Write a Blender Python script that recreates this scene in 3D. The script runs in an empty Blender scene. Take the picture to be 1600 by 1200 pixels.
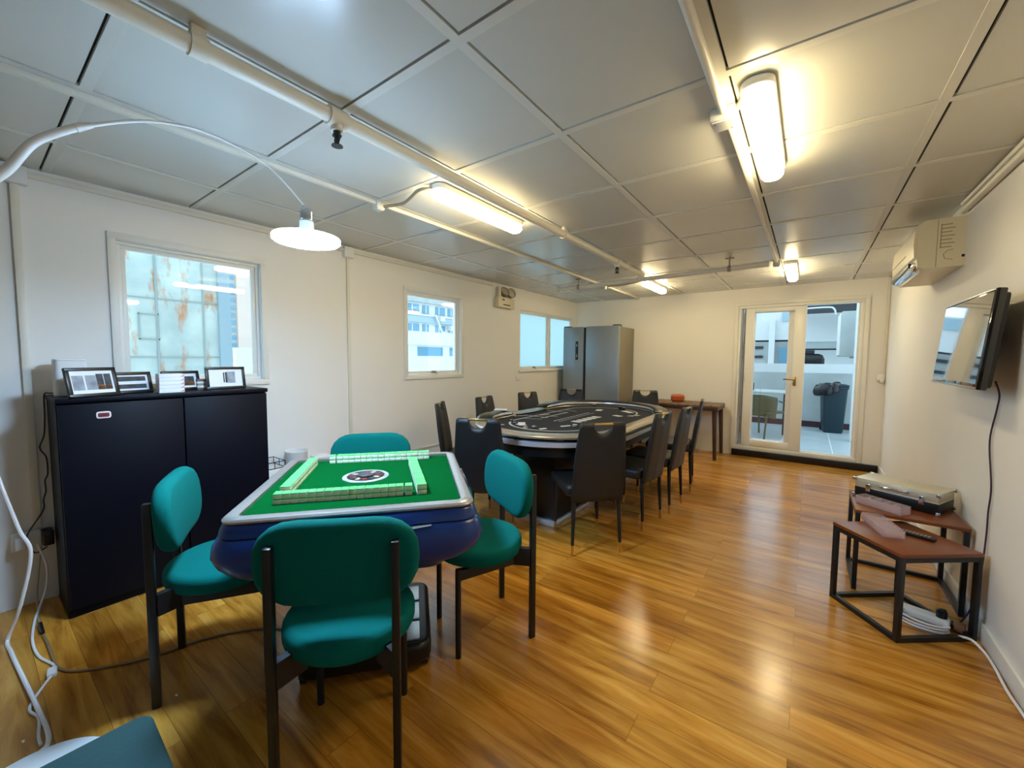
import bpy, bmesh, math, random
from mathutils import Vector, Matrix
random.seed(7)
sc = bpy.context.scene
col = sc.collection
PI = math.pi

# ---------------------------------------------------------------- camera
cam_d = bpy.data.cameras.new('camera')
cam_d.sensor_fit = 'HORIZONTAL'; cam_d.sensor_width = 36.0
cam_d.lens = 36.0 * 631.42 / 1600.0
cam_d.clip_start = 0.02; cam_d.clip_end = 300
cam = bpy.data.objects.new('camera', cam_d); col.objects.link(cam)
_r = (0.806625, 0.591024, 0.006804); _u = (-0.043433, 0.047789, 0.997913); _f = (-0.589465, 0.805237, -0.064217)
cam.matrix_world = Matrix(((_r[0], _u[0], -_f[0], 0), (_r[1], _u[1], -_f[1], 0), (_r[2], _u[2], -_f[2], 1.30), (0, 0, 0, 1)))
sc.camera = cam

# ---------------------------------------------------------------- world, exposure, daylight openings
def lin(c):
    return tuple((x / 12.92 if x <= 0.04045 else ((x + 0.055) / 1.055) ** 2.4) for x in c)
def rgb(r, g, b):
    return lin((r / 255.0, g / 255.0, b / 255.0))
world = bpy.data.worlds.new('overcast_sky'); sc.world = world; world.use_nodes = True
_bg = world.node_tree.nodes['Background']
_bg.inputs[0].default_value = (0.62, 0.85, 1.0, 1); _bg.inputs[1].default_value = 2.3
sc.view_settings.view_transform = 'Standard'; sc.view_settings.look = 'None'
sc.view_settings.gamma = 1.0; sc.view_settings.use_curve_mapping = False
sc.view_settings.exposure = 0.12
WARM_EMIT = ((1.0, 0.81, 0.455), 40.0)      # ceiling battens
COOL_EMIT = ((0.44, 0.69, 1.0), 290.0)       # arc lamp disc

XL, XR, YB, YF, ZC = -3.23, 0.714, 6.244, -3.2, 2.243
def portal(name, loc, rot, sx, sy):
    d = bpy.data.lights.new(name, 'AREA'); d.shape = 'RECTANGLE'; d.size = sx; d.size_y = sy
    d.cycles.is_portal = True
    o = bpy.data.objects.new(name, d); col.objects.link(o); o.location = loc; o.rotation_euler = rot
for _n, _y0, _y1 in (('a', .56, 1.31), ('b', 2.64, 3.40), ('c', 4.60, 6.14)):
    portal('daylight_window_' + _n, (XL - .13, (_y0 + _y1) / 2, 1.55), (0, -PI / 2, 0), .84, _y1 - _y0)
portal('daylight_doorway', (-.14, YB + .16, 1.05), (-PI / 2, 0, 0), 1.28, 1.9)

# ---------------------------------------------------------------- materials
def mat(name, c, rough=.5, metal=0., spec=.5, coat=0., sheen=0., emit=None, bump=None, noise=None, alpha=None, trans=0., ior=1.45):
    m = bpy.data.materials.new(name); m.use_nodes = True
    nt = m.node_tree; b = nt.nodes['Principled BSDF']
    b.inputs['Base Color'].default_value = (*c, 1); b.inputs['Roughness'].default_value = rough
    b.inputs['Metallic'].default_value = metal; b.inputs['Specular IOR Level'].default_value = spec
    b.inputs['Coat Weight'].default_value = coat; b.inputs['Sheen Weight'].default_value = sheen
    b.inputs['Transmission Weight'].default_value = trans; b.inputs['IOR'].default_value = ior
    if emit:
        b.inputs['Emission Color'].default_value = (*emit[0], 1); b.inputs['Emission Strength'].default_value = emit[1]
    if bump or noise:
        tc = nt.nodes.new('ShaderNodeTexCoord')
        n = nt.nodes.new('ShaderNodeTexNoise'); nt.links.new(tc.outputs['Object'], n.inputs['Vector'])
        n.inputs['Scale'].default_value = (bump or noise)[0]; n.inputs['Detail'].default_value = 4
        if bump:
            bn = nt.nodes.new('ShaderNodeBump'); bn.inputs['Strength'].default_value = bump[1]; bn.inputs['Distance'].default_value = .004
            nt.links.new(n.outputs['Fac'], bn.inputs['Height']); nt.links.new(bn.outputs['Normal'], b.inputs['Normal'])
        if noise:
            r = nt.nodes.new('ShaderNodeValToRGB'); k = noise[1]
            r.color_ramp.elements[0].position = .3; r.color_ramp.elements[1].position = .7
            r.color_ramp.elements[0].color = (*[x * (1 - k) for x in c], 1); r.color_ramp.elements[1].color = (*[min(1, x * (1 + k)) for x in c], 1)
            nt.links.new(n.outputs['Fac'], r.inputs['Fac']); nt.links.new(r.outputs['Color'], b.inputs['Base Color'])
    return m
def floor_material():
    m = bpy.data.materials.new('laminate_planks'); m.use_nodes = True; nt = m.node_tree; b = nt.nodes['Principled BSDF']
    N = nt.nodes.new; L = nt.links.new
    tc = N('ShaderNodeTexCoord')
    br = N('ShaderNodeTexBrick'); L(tc.outputs['Object'], br.inputs['Vector'])
    br.offset = .37; br.inputs['Scale'].default_value = 1.0; br.inputs['Mortar Size'].default_value = .0008
    br.inputs['Brick Width'].default_value = 1.21; br.inputs['Row Height'].default_value = .128
    br.inputs['Color1'].default_value = (0, 0, 0, 1); br.inputs['Color2'].default_value = (1, 1, 1, 1); br.inputs['Mortar'].default_value = (.5, .5, .5, 1)
    mp = N('ShaderNodeMapping'); mp.inputs['Scale'].default_value = (1.1, 11.0, 1.0); L(tc.outputs['Object'], mp.inputs['Vector'])
    # shift the grain from plank to plank
    add = N('ShaderNodeVectorMath'); add.operation = 'MULTIPLY_ADD'
    L(br.outputs['Color'], add.inputs[0]); add.inputs[1].default_value = (9, 31, 5); L(mp.outputs['Vector'], add.inputs[2])
    n1 = N('ShaderNodeTexNoise'); n1.inputs['Scale'].default_value = 1.6; n1.inputs['Detail'].default_value = 7; n1.inputs['Roughness'].default_value = .62; n1.inputs['Distortion'].default_value = .6
    L(add.outputs['Vector'], n1.inputs['Vector'])
    r = N('ShaderNodeValToRGB'); e = r.color_ramp.elements
    e[0].position = .27; e[0].color = (*rgb(124, 74, 20), 1); e[1].position = .75; e[1].color = (*rgb(222, 172, 84), 1)
    k = r.color_ramp.elements.new(.5); k.color = (*rgb(188, 130, 46), 1)
    L(n1.outputs['Fac'], r.inputs['Fac'])
    mx = N('ShaderNodeMix'); mx.data_type = 'RGBA'; mx.blend_type = 'MULTIPLY'; mx.inputs['Factor'].default_value = 1.0
    r2 = N('ShaderNodeValToRGB'); r2.color_ramp.elements[0].color = (.78, .76, .74, 1); r2.color_ramp.elements[1].color = (1.06, 1.04, 1.0, 1)
    L(br.outputs['Color'], r2.inputs['Fac']); L(r.outputs['Color'], mx.inputs['A']); L(r2.outputs['Color'], mx.inputs['B'])
    dk = N('ShaderNodeMix'); dk.data_type = 'RGBA'; L(br.outputs['Fac'], dk.inputs['Factor']); L(mx.outputs['Result'], dk.inputs['A']); dk.inputs['B'].default_value = (*rgb(112, 70, 26), 1)
    L(dk.outputs['Result'], b.inputs['Base Color'])
    n2 = N('ShaderNodeTexNoise'); n2.inputs['Scale'].default_value = 3.0; L(tc.outputs['Object'], n2.inputs['Vector'])
    rr = N('ShaderNodeMapRange'); rr.inputs['To Min'].default_value = .13; rr.inputs['To Max'].default_value = .3; L(n2.outputs['Fac'], rr.inputs['Value']); L(rr.outputs['Result'], b.inputs['Roughness'])
    bn = N('ShaderNodeBump'); bn.inputs['Strength'].default_value = .12; bn.inputs['Distance'].default_value = .002; L(n1.outputs['Fac'], bn.inputs['Height']); L(bn.outputs['Normal'], b.inputs['Normal'])
    b.inputs['Specular IOR Level'].default_value = .5
    return m
def pane_material(name, tint=(1, 1, 1), refl=.04):
    m = bpy.data.materials.new(name); m.use_nodes = True; nt = m.node_tree
    nt.nodes.remove(nt.nodes['Principled BSDF'])
    t = nt.nodes.new('ShaderNodeBsdfTransparent'); t.inputs[0].default_value = (*tint, 1)
    g = nt.nodes.new('ShaderNodeBsdfGlossy'); g.inputs['Roughness'].default_value = .01
    fr = nt.nodes.new('ShaderNodeLayerWeight'); fr.inputs[0].default_value = .25
    mr = nt.nodes.new('ShaderNodeMapRange'); mr.inputs['To Min'].default_value = refl; mr.inputs['To Max'].default_value = .7
    mx = nt.nodes.new('ShaderNodeMixShader'); L = nt.links.new
    L(fr.outputs['Facing'], mr.inputs['Value']); mr.inputs['From Min'].default_value = .35
    L(mr.outputs['Result'], mx.inputs[0]); L(t.outputs[0], mx.inputs[1]); L(g.outputs[0], mx.inputs[2])
    L(mx.outputs[0], nt.nodes['Material Output'].inputs[0])
    return m
def frosted_material():
    m = bpy.data.materials.new('frosted_pane'); m.use_nodes = True; nt = m.node_tree
    nt.nodes.remove(nt.nodes['Principled BSDF'])
    t = nt.nodes.new('ShaderNodeBsdfTranslucent'); t.inputs[0].default_value = (.62, .72, .72, 1)
    g = nt.nodes.new('ShaderNodeBsdfGlossy'); g.inputs['Roughness'].default_value = .2
    mx = nt.nodes.new('ShaderNodeMixShader'); mx.inputs[0].default_value = .06; L = nt.links.new
    L(t.outputs[0], mx.inputs[1]); L(g.outputs[0], mx.inputs[2]); L(mx.outputs[0], nt.nodes['Material Output'].inputs[0])
    return m
def rusty_metal():
    m = bpy.data.materials.new('rusty_galvanised_sheet'); m.use_nodes = True; nt = m.node_tree; b = nt.nodes['Principled BSDF']
    N = nt.nodes.new; L = nt.links.new
    tc = N('ShaderNodeTexCoord')
    mp = N('ShaderNodeMapping'); mp.inputs['Scale'].default_value = (1, 4.5, 1.6); L(tc.outputs['Object'], mp.inputs['Vector'])
    n = N('ShaderNodeTexNoise'); n.inputs['Scale'].default_value = 1.5; n.inputs['Detail'].default_value = 8; n.inputs['Roughness'].default_value = .62; L(mp.outputs['Vector'], n.inputs['Vector'])
    r = N('ShaderNodeValToRGB'); r.color_ramp.elements[0].position = .535; r.color_ramp.elements[0].color = (0, 0, 0, 1); r.color_ramp.elements[1].position = .66; r.color_ramp.elements[1].color = (1, 1, 1, 1)
    L(n.outputs['Fac'], r.inputs['Fac'])
    n2 = N('ShaderNodeTexNoise'); n2.inputs['Scale'].default_value = 3; n2.inputs['Detail'].default_value = 5; L(tc.outputs['Object'], n2.inputs['Vector'])
    g = N('ShaderNodeValToRGB'); g.color_ramp.elements[0].position = .3; g.color_ramp.elements[0].color = (*rgb(158, 178, 178), 1); g.color_ramp.elements[1].position = .7; g.color_ramp.elements[1].color = (*rgb(206, 220, 214), 1)
    L(n2.outputs['Fac'], g.inputs['Fac'])
    mx = N('ShaderNodeMix'); mx.data_type = 'RGBA'; L(r.outputs['Color'], mx.inputs['Factor']); L(g.outputs['Color'], mx.inputs['A']); mx.inputs['B'].default_value = (*rgb(190, 128, 84), 1)
    L(mx.outputs['Result'], b.inputs['Base Color']); b.inputs['Roughness'].default_value = .55
    return m
M = {}
M['wall'] = mat('white_wall_paint', rgb(232, 230, 226), .55, noise=(1.3, .02))
M['ceil'] = mat('ceiling_panel', rgb(206, 206, 200), .25, spec=.5, noise=(1.2, .03))
M['tbar'] = mat('ceiling_strip', rgb(212, 211, 204), .45)
M['gap'] = mat('dark_joint', rgb(26, 26, 24), .9)
M['floor'] = floor_material()
M['trim'] = mat('white_gloss_trim', rgb(230, 228, 222), .35)
M['upvc'] = mat('white_frame', rgb(232, 232, 228), .3)
M['pane'] = pane_material('clear_pane')
M['frost'] = frosted_material()
M['black_step'] = mat('black_tile_step', rgb(20, 16, 16), .35, noise=(30, .3))
M['conduit'] = mat('white_painted_conduit', rgb(222, 218, 206), .4)
M['pipe'] = mat('cream_painted_pipe', rgb(228, 222, 208), .4)
M['flex'] = mat('grey_flex', rgb(158, 146, 126), .5)
M['brass'] = mat('brass', rgb(206, 168, 96), .28, 1.)
M['chrome'] = mat('chrome', rgb(210, 212, 216), .12, 1.)
M['steel'] = mat('brushed_steel', rgb(176, 178, 182), .32, 1.)
M['silver'] = mat('silver_rim', rgb(176, 172, 170), .33, .85, noise=(60, .05))
M['black_metal'] = mat('black_powder_coat', rgb(22, 23, 26), .42)
M['black_plastic'] = mat('black_plastic', rgb(16, 16, 18), .35)
M['black_gloss'] = mat('black_gloss', rgb(6, 6, 8), .06, coat=.6)
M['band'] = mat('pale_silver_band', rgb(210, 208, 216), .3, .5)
M['vinyl'] = mat('black_rail_vinyl', rgb(30, 31, 34), .25, spec=.6, coat=.3)
M['rim'] = mat('silver_beige_rim', rgb(172, 162, 146), .26, .55, noise=(14, .05))
M['leather'] = mat('black_leatherette', rgb(27, 28, 30), .42, bump=(260, .25))
M['teal'] = mat('teal_fabric', rgb(2, 98, 92), .9, spec=.12, bump=(420, .35), noise=(300, .12))
M['pad'] = mat('dark_teal_grey_fabric', rgb(44, 74, 74), .9, bump=(420, .35), noise=(260, .15))
M['felt_green'] = mat('green_felt', rgb(0, 72, 28), 1.0, spec=.03, noise=(300, .08))
M['felt_black'] = mat('black_felt', rgb(28, 32, 42), .95, noise=(200, .25))
M['felt_line'] = mat('white_felt_print', rgb(188, 190, 190), .9)
M['blue_body'] = mat('blue_lacquer', rgb(8, 52, 132), .28, 0, coat=.15)
M['ivory'] = mat('ivory_tile', rgb(226, 226, 206), .3)
M['tile_green'] = mat('green_tile_back', rgb(84, 190, 100), .3)
M['cabinet'] = mat('black_cabinet', rgb(5, 7, 20), .5, spec=.2, noise=(3, .1))
M['red'] = mat('red_badge', rgb(150, 40, 40), .4)
M['paper'] = mat('white_paper', rgb(232, 230, 234), .7)
M['photo_dark'] = mat('dark_photo_print', rgb(52, 56, 60), .6, noise=(28, .7))
M['photo_grey'] = mat('grey_photo_print', rgb(146, 150, 158), .6, noise=(22, .35))
M['photo_orange'] = mat('orange_photo_print', rgb(192, 120, 60), .6, noise=(40, .3))
M['pink'] = mat('pinkish_box_end', rgb(206, 170, 176), .6)
M['white_plastic'] = mat('white_plastic', rgb(228, 228, 226), .38)
M['cream_plastic'] = mat('cream_plastic', rgb(222, 212, 184), .38)
M['cream_dark'] = mat('cream_groove', rgb(150, 138, 106), .6)
M['fridge'] = mat('grey_steel_fridge', rgb(146, 156, 168), .4, .6, noise=(90, .03))
M['fridge_side'] = mat('grey_fridge_side', rgb(128, 120, 104), .45, .2)
M['fridge_dark'] = mat('fridge_groove', rgb(24, 26, 32), .4)
M['dark_wood'] = mat('dark_brown_plank', rgb(64, 42, 32), .45, noise=(9, .25))
M['slat_top'] = mat('brown_slat', rgb(112, 84, 60), .45, noise=(9, .2))
M['orange'] = mat('tan_orange_leather', rgb(176, 84, 28), .45, bump=(120, .2))
M['brown_top'] = mat('red_brown_board', rgb(116, 60, 28), .33, noise=(6, .18))
M['alu'] = mat('aluminium_panel', rgb(206, 200, 182), .38, .55, noise=(14, .05))
def acrylic_material():
    m = pane_material('clear_acrylic', (.99, .95, .97), .12); nt = m.node_tree; out = nt.nodes['Material Output']
    src = out.inputs[0].links[0].from_socket; d = nt.nodes.new('ShaderNodeBsdfTranslucent'); d.inputs[0].default_value = (.9, .78, .82, 1)
    e = nt.nodes.new('ShaderNodeBsdfDiffuse'); e.inputs[0].default_value = (.85, .74, .78, 1); a = nt.nodes.new('ShaderNodeMixShader'); b = nt.nodes.new('ShaderNodeMixShader')
    a.inputs[0].default_value = .5; b.inputs[0].default_value = .3; L = nt.links.new
    L(d.outputs[0], a.inputs[1]); L(e.outputs[0], a.inputs[2]); L(src, b.inputs[1]); L(a.outputs[0], b.inputs[2]); L(b.outputs[0], out.inputs[0])
    return m
M['clear'] = acrylic_material()
M['screen'] = mat('tv_screen', rgb(8, 9, 11), .05, coat=1.0, spec=.9)
M['lamp_white'] = mat('white_lamp_enamel', rgb(226, 228, 228), .3)
M['cord'] = mat('white_cord', rgb(228, 226, 228), .4)
M['tan_cord'] = mat('tan_cord', rgb(128, 104, 72), .5)
M['purple_cord'] = mat('dark_purple_cord', rgb(60, 36, 58), .5)
M['warm_emit'] = mat('warm_diffuser', rgb(250, 245, 230), .4, emit=WARM_EMIT)
M['cool_soft'] = mat('opal_lamp_top', rgb(240, 245, 250), .4, emit=(COOL_EMIT[0], COOL_EMIT[1] * .022))
M['cool_emit'] = mat('cool_diffuser', rgb(245, 248, 255), .4, emit=COOL_EMIT)
M['rust'] = rusty_metal()
M['seam'] = mat('sheet_seam', rgb(150, 166, 166), .6)
M['ext_white'] = mat('white_render', rgb(206, 210, 210), .7, noise=(2, .03))
M['ext_grey'] = mat('grey_concrete', rgb(166, 174, 174), .8, noise=(2.5, .1))
M['ext_blue'] = mat('blue_grey_panel', rgb(150, 176, 188), .5)
M['ext_glass'] = mat('facade_glass', rgb(92, 146, 172), .12, spec=.8)
M['ext_tan'] = mat('pale_pink_render', rgb(208, 190, 178), .8)
M['ext_dark'] = mat('dark_gap', rgb(40, 42, 46), .7)
M['balc_tile'] = mat('pale_balcony_tile', rgb(160, 172, 176), .35, noise=(3, .08))
M['grout'] = mat('pale_grout', rgb(226, 230, 230), .8)
M['skirt_ext'] = mat('dark_red_brown_skirting', rgb(58, 34, 40), .5)
M['bin'] = mat('teal_black_bin', rgb(18, 44, 54), .45)
M['bag'] = mat('black_bin_bag', rgb(8, 8, 10), .3)
M['rattan'] = mat('olive_brown_rattan', rgb(78, 72, 44), .6)
M['gold_chip'] = mat('orange_chip', rgb(184, 104, 40), .5)
M['navy_chip'] = mat('navy_chip', rgb(26, 36, 70), .5)
M['black_chip'] = mat('black_chip', rgb(24, 24, 28), .5)
M['white_chip'] = mat('white_chip', rgb(214, 214, 214), .5)
M['red_chip'] = mat('red_chip', rgb(120, 30, 28), .5)
M['brown_chip'] = mat('brown_chip', rgb(132, 92, 62), .5)
M['green_led'] = mat('dark_display', rgb(10, 14, 26), .15)

# ---------------------------------------------------------------- mesh builder
class MB:
    def __init__(s):
        s.v = []; s.f = []; s.m = []
    def add(s, vs, fs, m=0, T=None):
        k = len(s.v)
        s.v += [tuple(T @ Vector(p)) for p in vs] if T is not None else [tuple(p) for p in vs]
        s.f += [tuple(i + k for i in f) for f in fs]; s.m += [m] * len(fs)
        return s
    def bm(s, b, m=0, T=None):
        b.verts.index_update()
        return s.add([v.co.copy() for v in b.verts], [[v.index for v in f.verts] for f in b.faces], m, T)
    def box(s, x0, x1, y0, y1, z0, z1, b=0., seg=2, m=0, T=None):
        q = bmesh.new(); bmesh.ops.create_cube(q, size=1)
        for v in q.verts:
            v.co = Vector(((x0 + x1) / 2 + v.co.x * (x1 - x0), (y0 + y1) / 2 + v.co.y * (y1 - y0), (z0 + z1) / 2 + v.co.z * (z1 - z0)))
        if b > 0:
            bmesh.ops.bevel(q, geom=q.edges[:], offset=b, segments=seg, affect='EDGES', profile=.5)
        s.bm(q, m, T); q.free(); return s
    def loft(s, rings, m=0, cap=True, closed=True, T=None):
        n = len(rings[0]); vs = [p for r in rings for p in r]; fs = []
        for i in range(len(rings) - 1):
            for j in range(n if closed else n - 1):
                a = i * n + j; b = i * n + (j + 1) % n
                fs.append((a, b, b + n, a + n))
        if cap:
            fs.append(tuple(reversed(range(n)))); k = (len(rings) - 1) * n; fs.append(tuple(range(k, k + n)))
        return s.add(vs, fs, m, T)
    def cyl(s, p0, p1, r0, r1=None, n=16, m=0, T=None, cap=True):
        r1 = r0 if r1 is None else r1
        p0 = Vector(p0); p1 = Vector(p1); d = (p1 - p0).normalized()
        a = d.orthogonal().normalized(); b = d.cross(a)
        R = [[p + (a * math.cos(2 * PI * i / n) + b * math.sin(2 * PI * i / n)) * r for i in range(n)] for p, r in ((p0, r0), (p1, r1))]
        return s.loft(R, m, cap, True, T)
    def bar(s, p0, p1, w, h, m=0, T=None, up=(0, 0, 1)):
        p0 = Vector(p0); p1 = Vector(p1); d = (p1 - p0).normalized(); a = d.cross(Vector(up))
        if a.length < 1e-4: a = Vector((1, 0, 0))
        a.normalize(); b = a.cross(d).normalized()
        R = [[p + a * x * w / 2 + b * y * h / 2 for x, y in ((-1, -1), (1, -1), (1, 1), (-1, 1))] for p in (p0, p1)]
        return s.loft(R, m, True, True, T)
    def tube(s, pts, r, n=8, m=0, T=None, closed=False):
        P = [Vector(p) for p in pts]; R = []; a = None
        for i, p in enumerate(P):
            if closed: d = P[(i + 1) % len(P)] - P[i - 1]
            else: d = P[min(i + 1, len(P) - 1)] - P[max(i - 1, 0)]
            d.normalize()
            if a is None: a = d.orthogonal().normalized()
            a = (a - d * a.dot(d)).normalized(); b = d.cross(a)
            rr = r(i / (len(P) - 1)) if callable(r) else r
            R.append([p + (a * math.cos(2 * PI * j / n) + b * math.sin(2 * PI * j / n)) * rr for j in range(n)])
        if closed: R.append(R[0]); return s.loft(R, m, False, True, T)
        return s.loft(R, m, True, True, T)
    def lathe(s, prof, n=24, m=0, c=(0, 0, 0), T=None, cap=True):
        R = [[(c[0] + r * math.cos(2 * PI * j / n), c[1] + r * math.sin(2 * PI * j / n), c[2] + z) for j in range(n)] for r, z in prof]
        return s.loft(R, m, cap, True, T)
    def prism(s, out, z0, z1, m=0, T=None):
        return s.loft([[(x, y, z) for x, y in out] for z in (z0, z1)], m, True, True, T)
    def cushion(s, out, th, rnd, m=0, T=None, steps=5, dome=0.):
        # out: outline in xy; thickness along z from 0 to th, edges rounded by rnd
        cx = sum(p[0] for p in out) / len(out); cy = sum(p[1] for p in out) / len(out)
        W = max(math.hypot(p[0] - cx, p[1] - cy) for p in out)
        def inset(d):
            r = []
            n = len(out)
            for i, p in enumerate(out):
                a = Vector(out[i - 1]); b = Vector(out[(i + 1) % n]); t = (b - a).normalized(); nn = Vector((t.y, -t.x))
                r.append((p[0] - nn.x * d, p[1] - nn.y * d))
            return r
        R = []
        for i in range(steps + 1):
            a = PI / 2 * i / steps
            R.append([(x, y, rnd * (1 - math.cos(a))) for x, y in inset(rnd * (1 - math.sin(a)))])
        for i in range(steps + 1):
            a = PI / 2 * i / steps
            R.append([(x, y, th - rnd + rnd * math.sin(a)) for x, y in inset(rnd * (1 - math.cos(a)))])
        if dome:
            top = R[-1]
            for k in (.8, .55, .25):
                R.append([(cx + (x - cx) * k, cy + (y - cy) * k, z + dome * (1 - k * k)) for x, y, z in top])
        return s.loft(R, m, True, True, T)
    def bend(s, fn, start=0):
        s.v[start:] = [fn(p) for p in s.v[start:]]; return s
    def build(s, name, mats, parent=None, smooth=True, angle=38):
        me = bpy.data.meshes.new(name); me.from_pydata([tuple(p) for p in s.v], [], s.f)
        for k in (mats if isinstance(mats, (list, tuple)) else [mats]): me.materials.append(k)
        me.polygons.foreach_set('material_index', s.m)
        q = bmesh.new(); q.from_mesh(me); bmesh.ops.recalc_face_normals(q, faces=q.faces[:]); q.to_mesh(me); q.free()
        if smooth:
            me.polygons.foreach_set('use_smooth', [True] * len(me.polygons)); me.set_sharp_from_angle(angle=math.radians(angle))
        me.update()
        o = bpy.data.objects.new(name, me); col.objects.link(o)
        if parent: o.parent = parent
        return o
def tag(o, label, cat, group=None, kind=None):
    o['label'] = label; o['category'] = cat
    if group: o['group'] = group
    if kind: o['kind'] = kind
    return o
def thing(name, label, cat, loc=(0, 0, 0), rz=0., group=None):
    o = bpy.data.objects.new(name, None); col.objects.link(o); o.empty_display_size = .05
    o.location = loc; o.rotation_euler = (0, 0, rz)
    return tag(o, label, cat, group)
def struct(o):
    o['kind'] = 'structure'; return o
def dup(o, parent=None):
    kids = [c for c in bpy.data.objects if c.parent == o]
    c = o.copy(); col.objects.link(c)
    if parent: c.parent = parent
    for k in kids: dup(k, c)
    return c
def place(o, loc, rz, label, group=None):
    o.location = loc; o.rotation_euler = (0, 0, rz); o['label'] = label
    if group: o['group'] = group
    return o
def face(fx, fy):               # rotation that turns local +y into (fx, fy)
    return math.atan2(-fx, fy)
def rrect(x0, x1, y0, y1, r, n=6):
    P = []
    for cx, cy, a0 in ((x1 - r, y1 - r, 0), (x0 + r, y1 - r, PI / 2), (x0 + r, y0 + r, PI), (x1 - r, y0 + r, 3 * PI / 2)):
        for i in range(n + 1):
            a = a0 + PI / 2 * i / n; P.append((cx + r * math.cos(a), cy + r * math.sin(a)))
    return P
def circle(r, n=32, cx=0, cy=0):
    return [(cx + r * math.cos(2 * PI * i / n), cy + r * math.sin(2 * PI * i / n)) for i in range(n)]
def spline(pts, k=6):
    P = [Vector(p) for p in pts]; P = [P[0] * 2 - P[1]] + P + [P[-1] * 2 - P[-2]]; out = []
    for i in range(1, len(P) - 2):
        for j in range(k):
            t = j / k
            out.append(.5 * ((2 * P[i]) + (P[i + 1] - P[i - 1]) * t + (2 * P[i - 1] - 5 * P[i] + 4 * P[i + 1] - P[i + 2]) * t * t + (3 * P[i] - P[i - 1] - 3 * P[i + 1] + P[i + 2]) * t ** 3))
    out.append(P[-2]); return out
# ================================================================ THE SETTING
def wall_holes(name, axis, w0, w1, z0, z1, t0, t1, holes):
    """wall slab between thickness t0..t1; holes = (a0, a1, z0, z1) along the wall"""
    q = MB(); xs = sorted({w0, w1, *[h[0] for h in holes], *[h[1] for h in holes]}); zs = sorted({z0, z1, *[h[2] for h in holes], *[h[3] for h in holes]})
    for i in range(len(xs) - 1):
        for j in range(len(zs) - 1):
            cx = (xs[i] + xs[i + 1]) / 2; cz = (zs[j] + zs[j + 1]) / 2
            if any(h[0] < cx < h[1] and h[2] < cz < h[3] for h in holes): continue
            if axis == 'y': q.box(t0, t1, xs[i], xs[i + 1], zs[j], zs[j + 1])
            else: q.box(xs[i], xs[i + 1], t0, t1, zs[j], zs[j + 1])
    return struct(q.build(name, M['wall'], smooth=False))
W = {1: (.562, 1.312, 1.134, 1.962), 2: (2.639, 3.402, 1.115, 1.962), 3: (4.595, 6.15, 1.135, 1.965)}
DOOR = (-.785, .505, .085, 2.015)
struct(MB().box(XL - .12, XR + .12, YF - .12, YB + .12, -.12, 0).build('floor', M['floor'], smooth=False))
wall_holes('wall_left', 'y', YF, YB + .12, 0, ZC + .1, XL - .12, XL, list(W.values()))
wall_holes('wall_front', 'x', XL - .12, XR + .12, 0, ZC + .1, YF - .12, YF, [])
wall_holes('wall_back', 'x', XL, XR, 0, ZC + .1, YB, YB + .12, [DOOR])
struct(MB().box(XR, XR + .12, YF, YB + .12, 0, ZC + .1).build('wall_right', M['wall'], smooth=False))
# ceiling: slab, then the square panels and the flat strips between them
GX = [-2.745, -2.125, -1.50, -.885, -.275, .357]; GY = [.29 + .6165 * k for k in range(-6, 10)]
q = MB(); q.box(XL - .12, XR + .12, YF - .12, YB + .12, ZC + .012, ZC + .12, m=2)
ex = [XL] + GX + [XR]; ey = [YF] + [g for g in GY if YF < g < YB] + [YB]
for i in range(len(ex) - 1):
    for j in range(len(ey) - 1):
        x0 = ex[i] + (.025 if i else 0); x1 = ex[i + 1] - (.017 if i + 1 < len(ex) - 1 else 0)
        y0 = ey[j] + (.037 if j else 0); y1 = ey[j + 1] - (.005 if j + 1 < len(ey) - 1 else 0)
        q.box(x0, x1, y0, y1, ZC, ZC + .02, m=0)
for g in GX: q.box(g - .017, g + .016, YF, YB, ZC - .0015, ZC + .02, m=1)
for g in ey[1:-1]:
    for i in range(len(ex) - 1): q.box(ex[i] + (.016 if i else 0), ex[i + 1] - (.017 if i + 1 < len(ex) - 1 else 0), g + .004, g + .037, ZC - .0015, ZC + .02, m=1)
struct(q.build('ceiling', [M['ceil'], M['tbar'], M['gap']], smooth=False))
# skirting on the right wall, low strip on the left wall, raised black step under the door
q = MB(); q.box(XR - .014, XR, YF, YB - .016, 0, .085, b=.003); struct(q.build('baseboard_right', M['trim']))
struct(MB().box(XL, XL + .012, 1.25, 5.6, .345, .36).build('trim_1', M['conduit'], smooth=False))
struct(MB().box(-.80, XR - .016, YB - .045, YB, 0, .082, b=.003).build('trim_2', M['black_step']))

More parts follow.
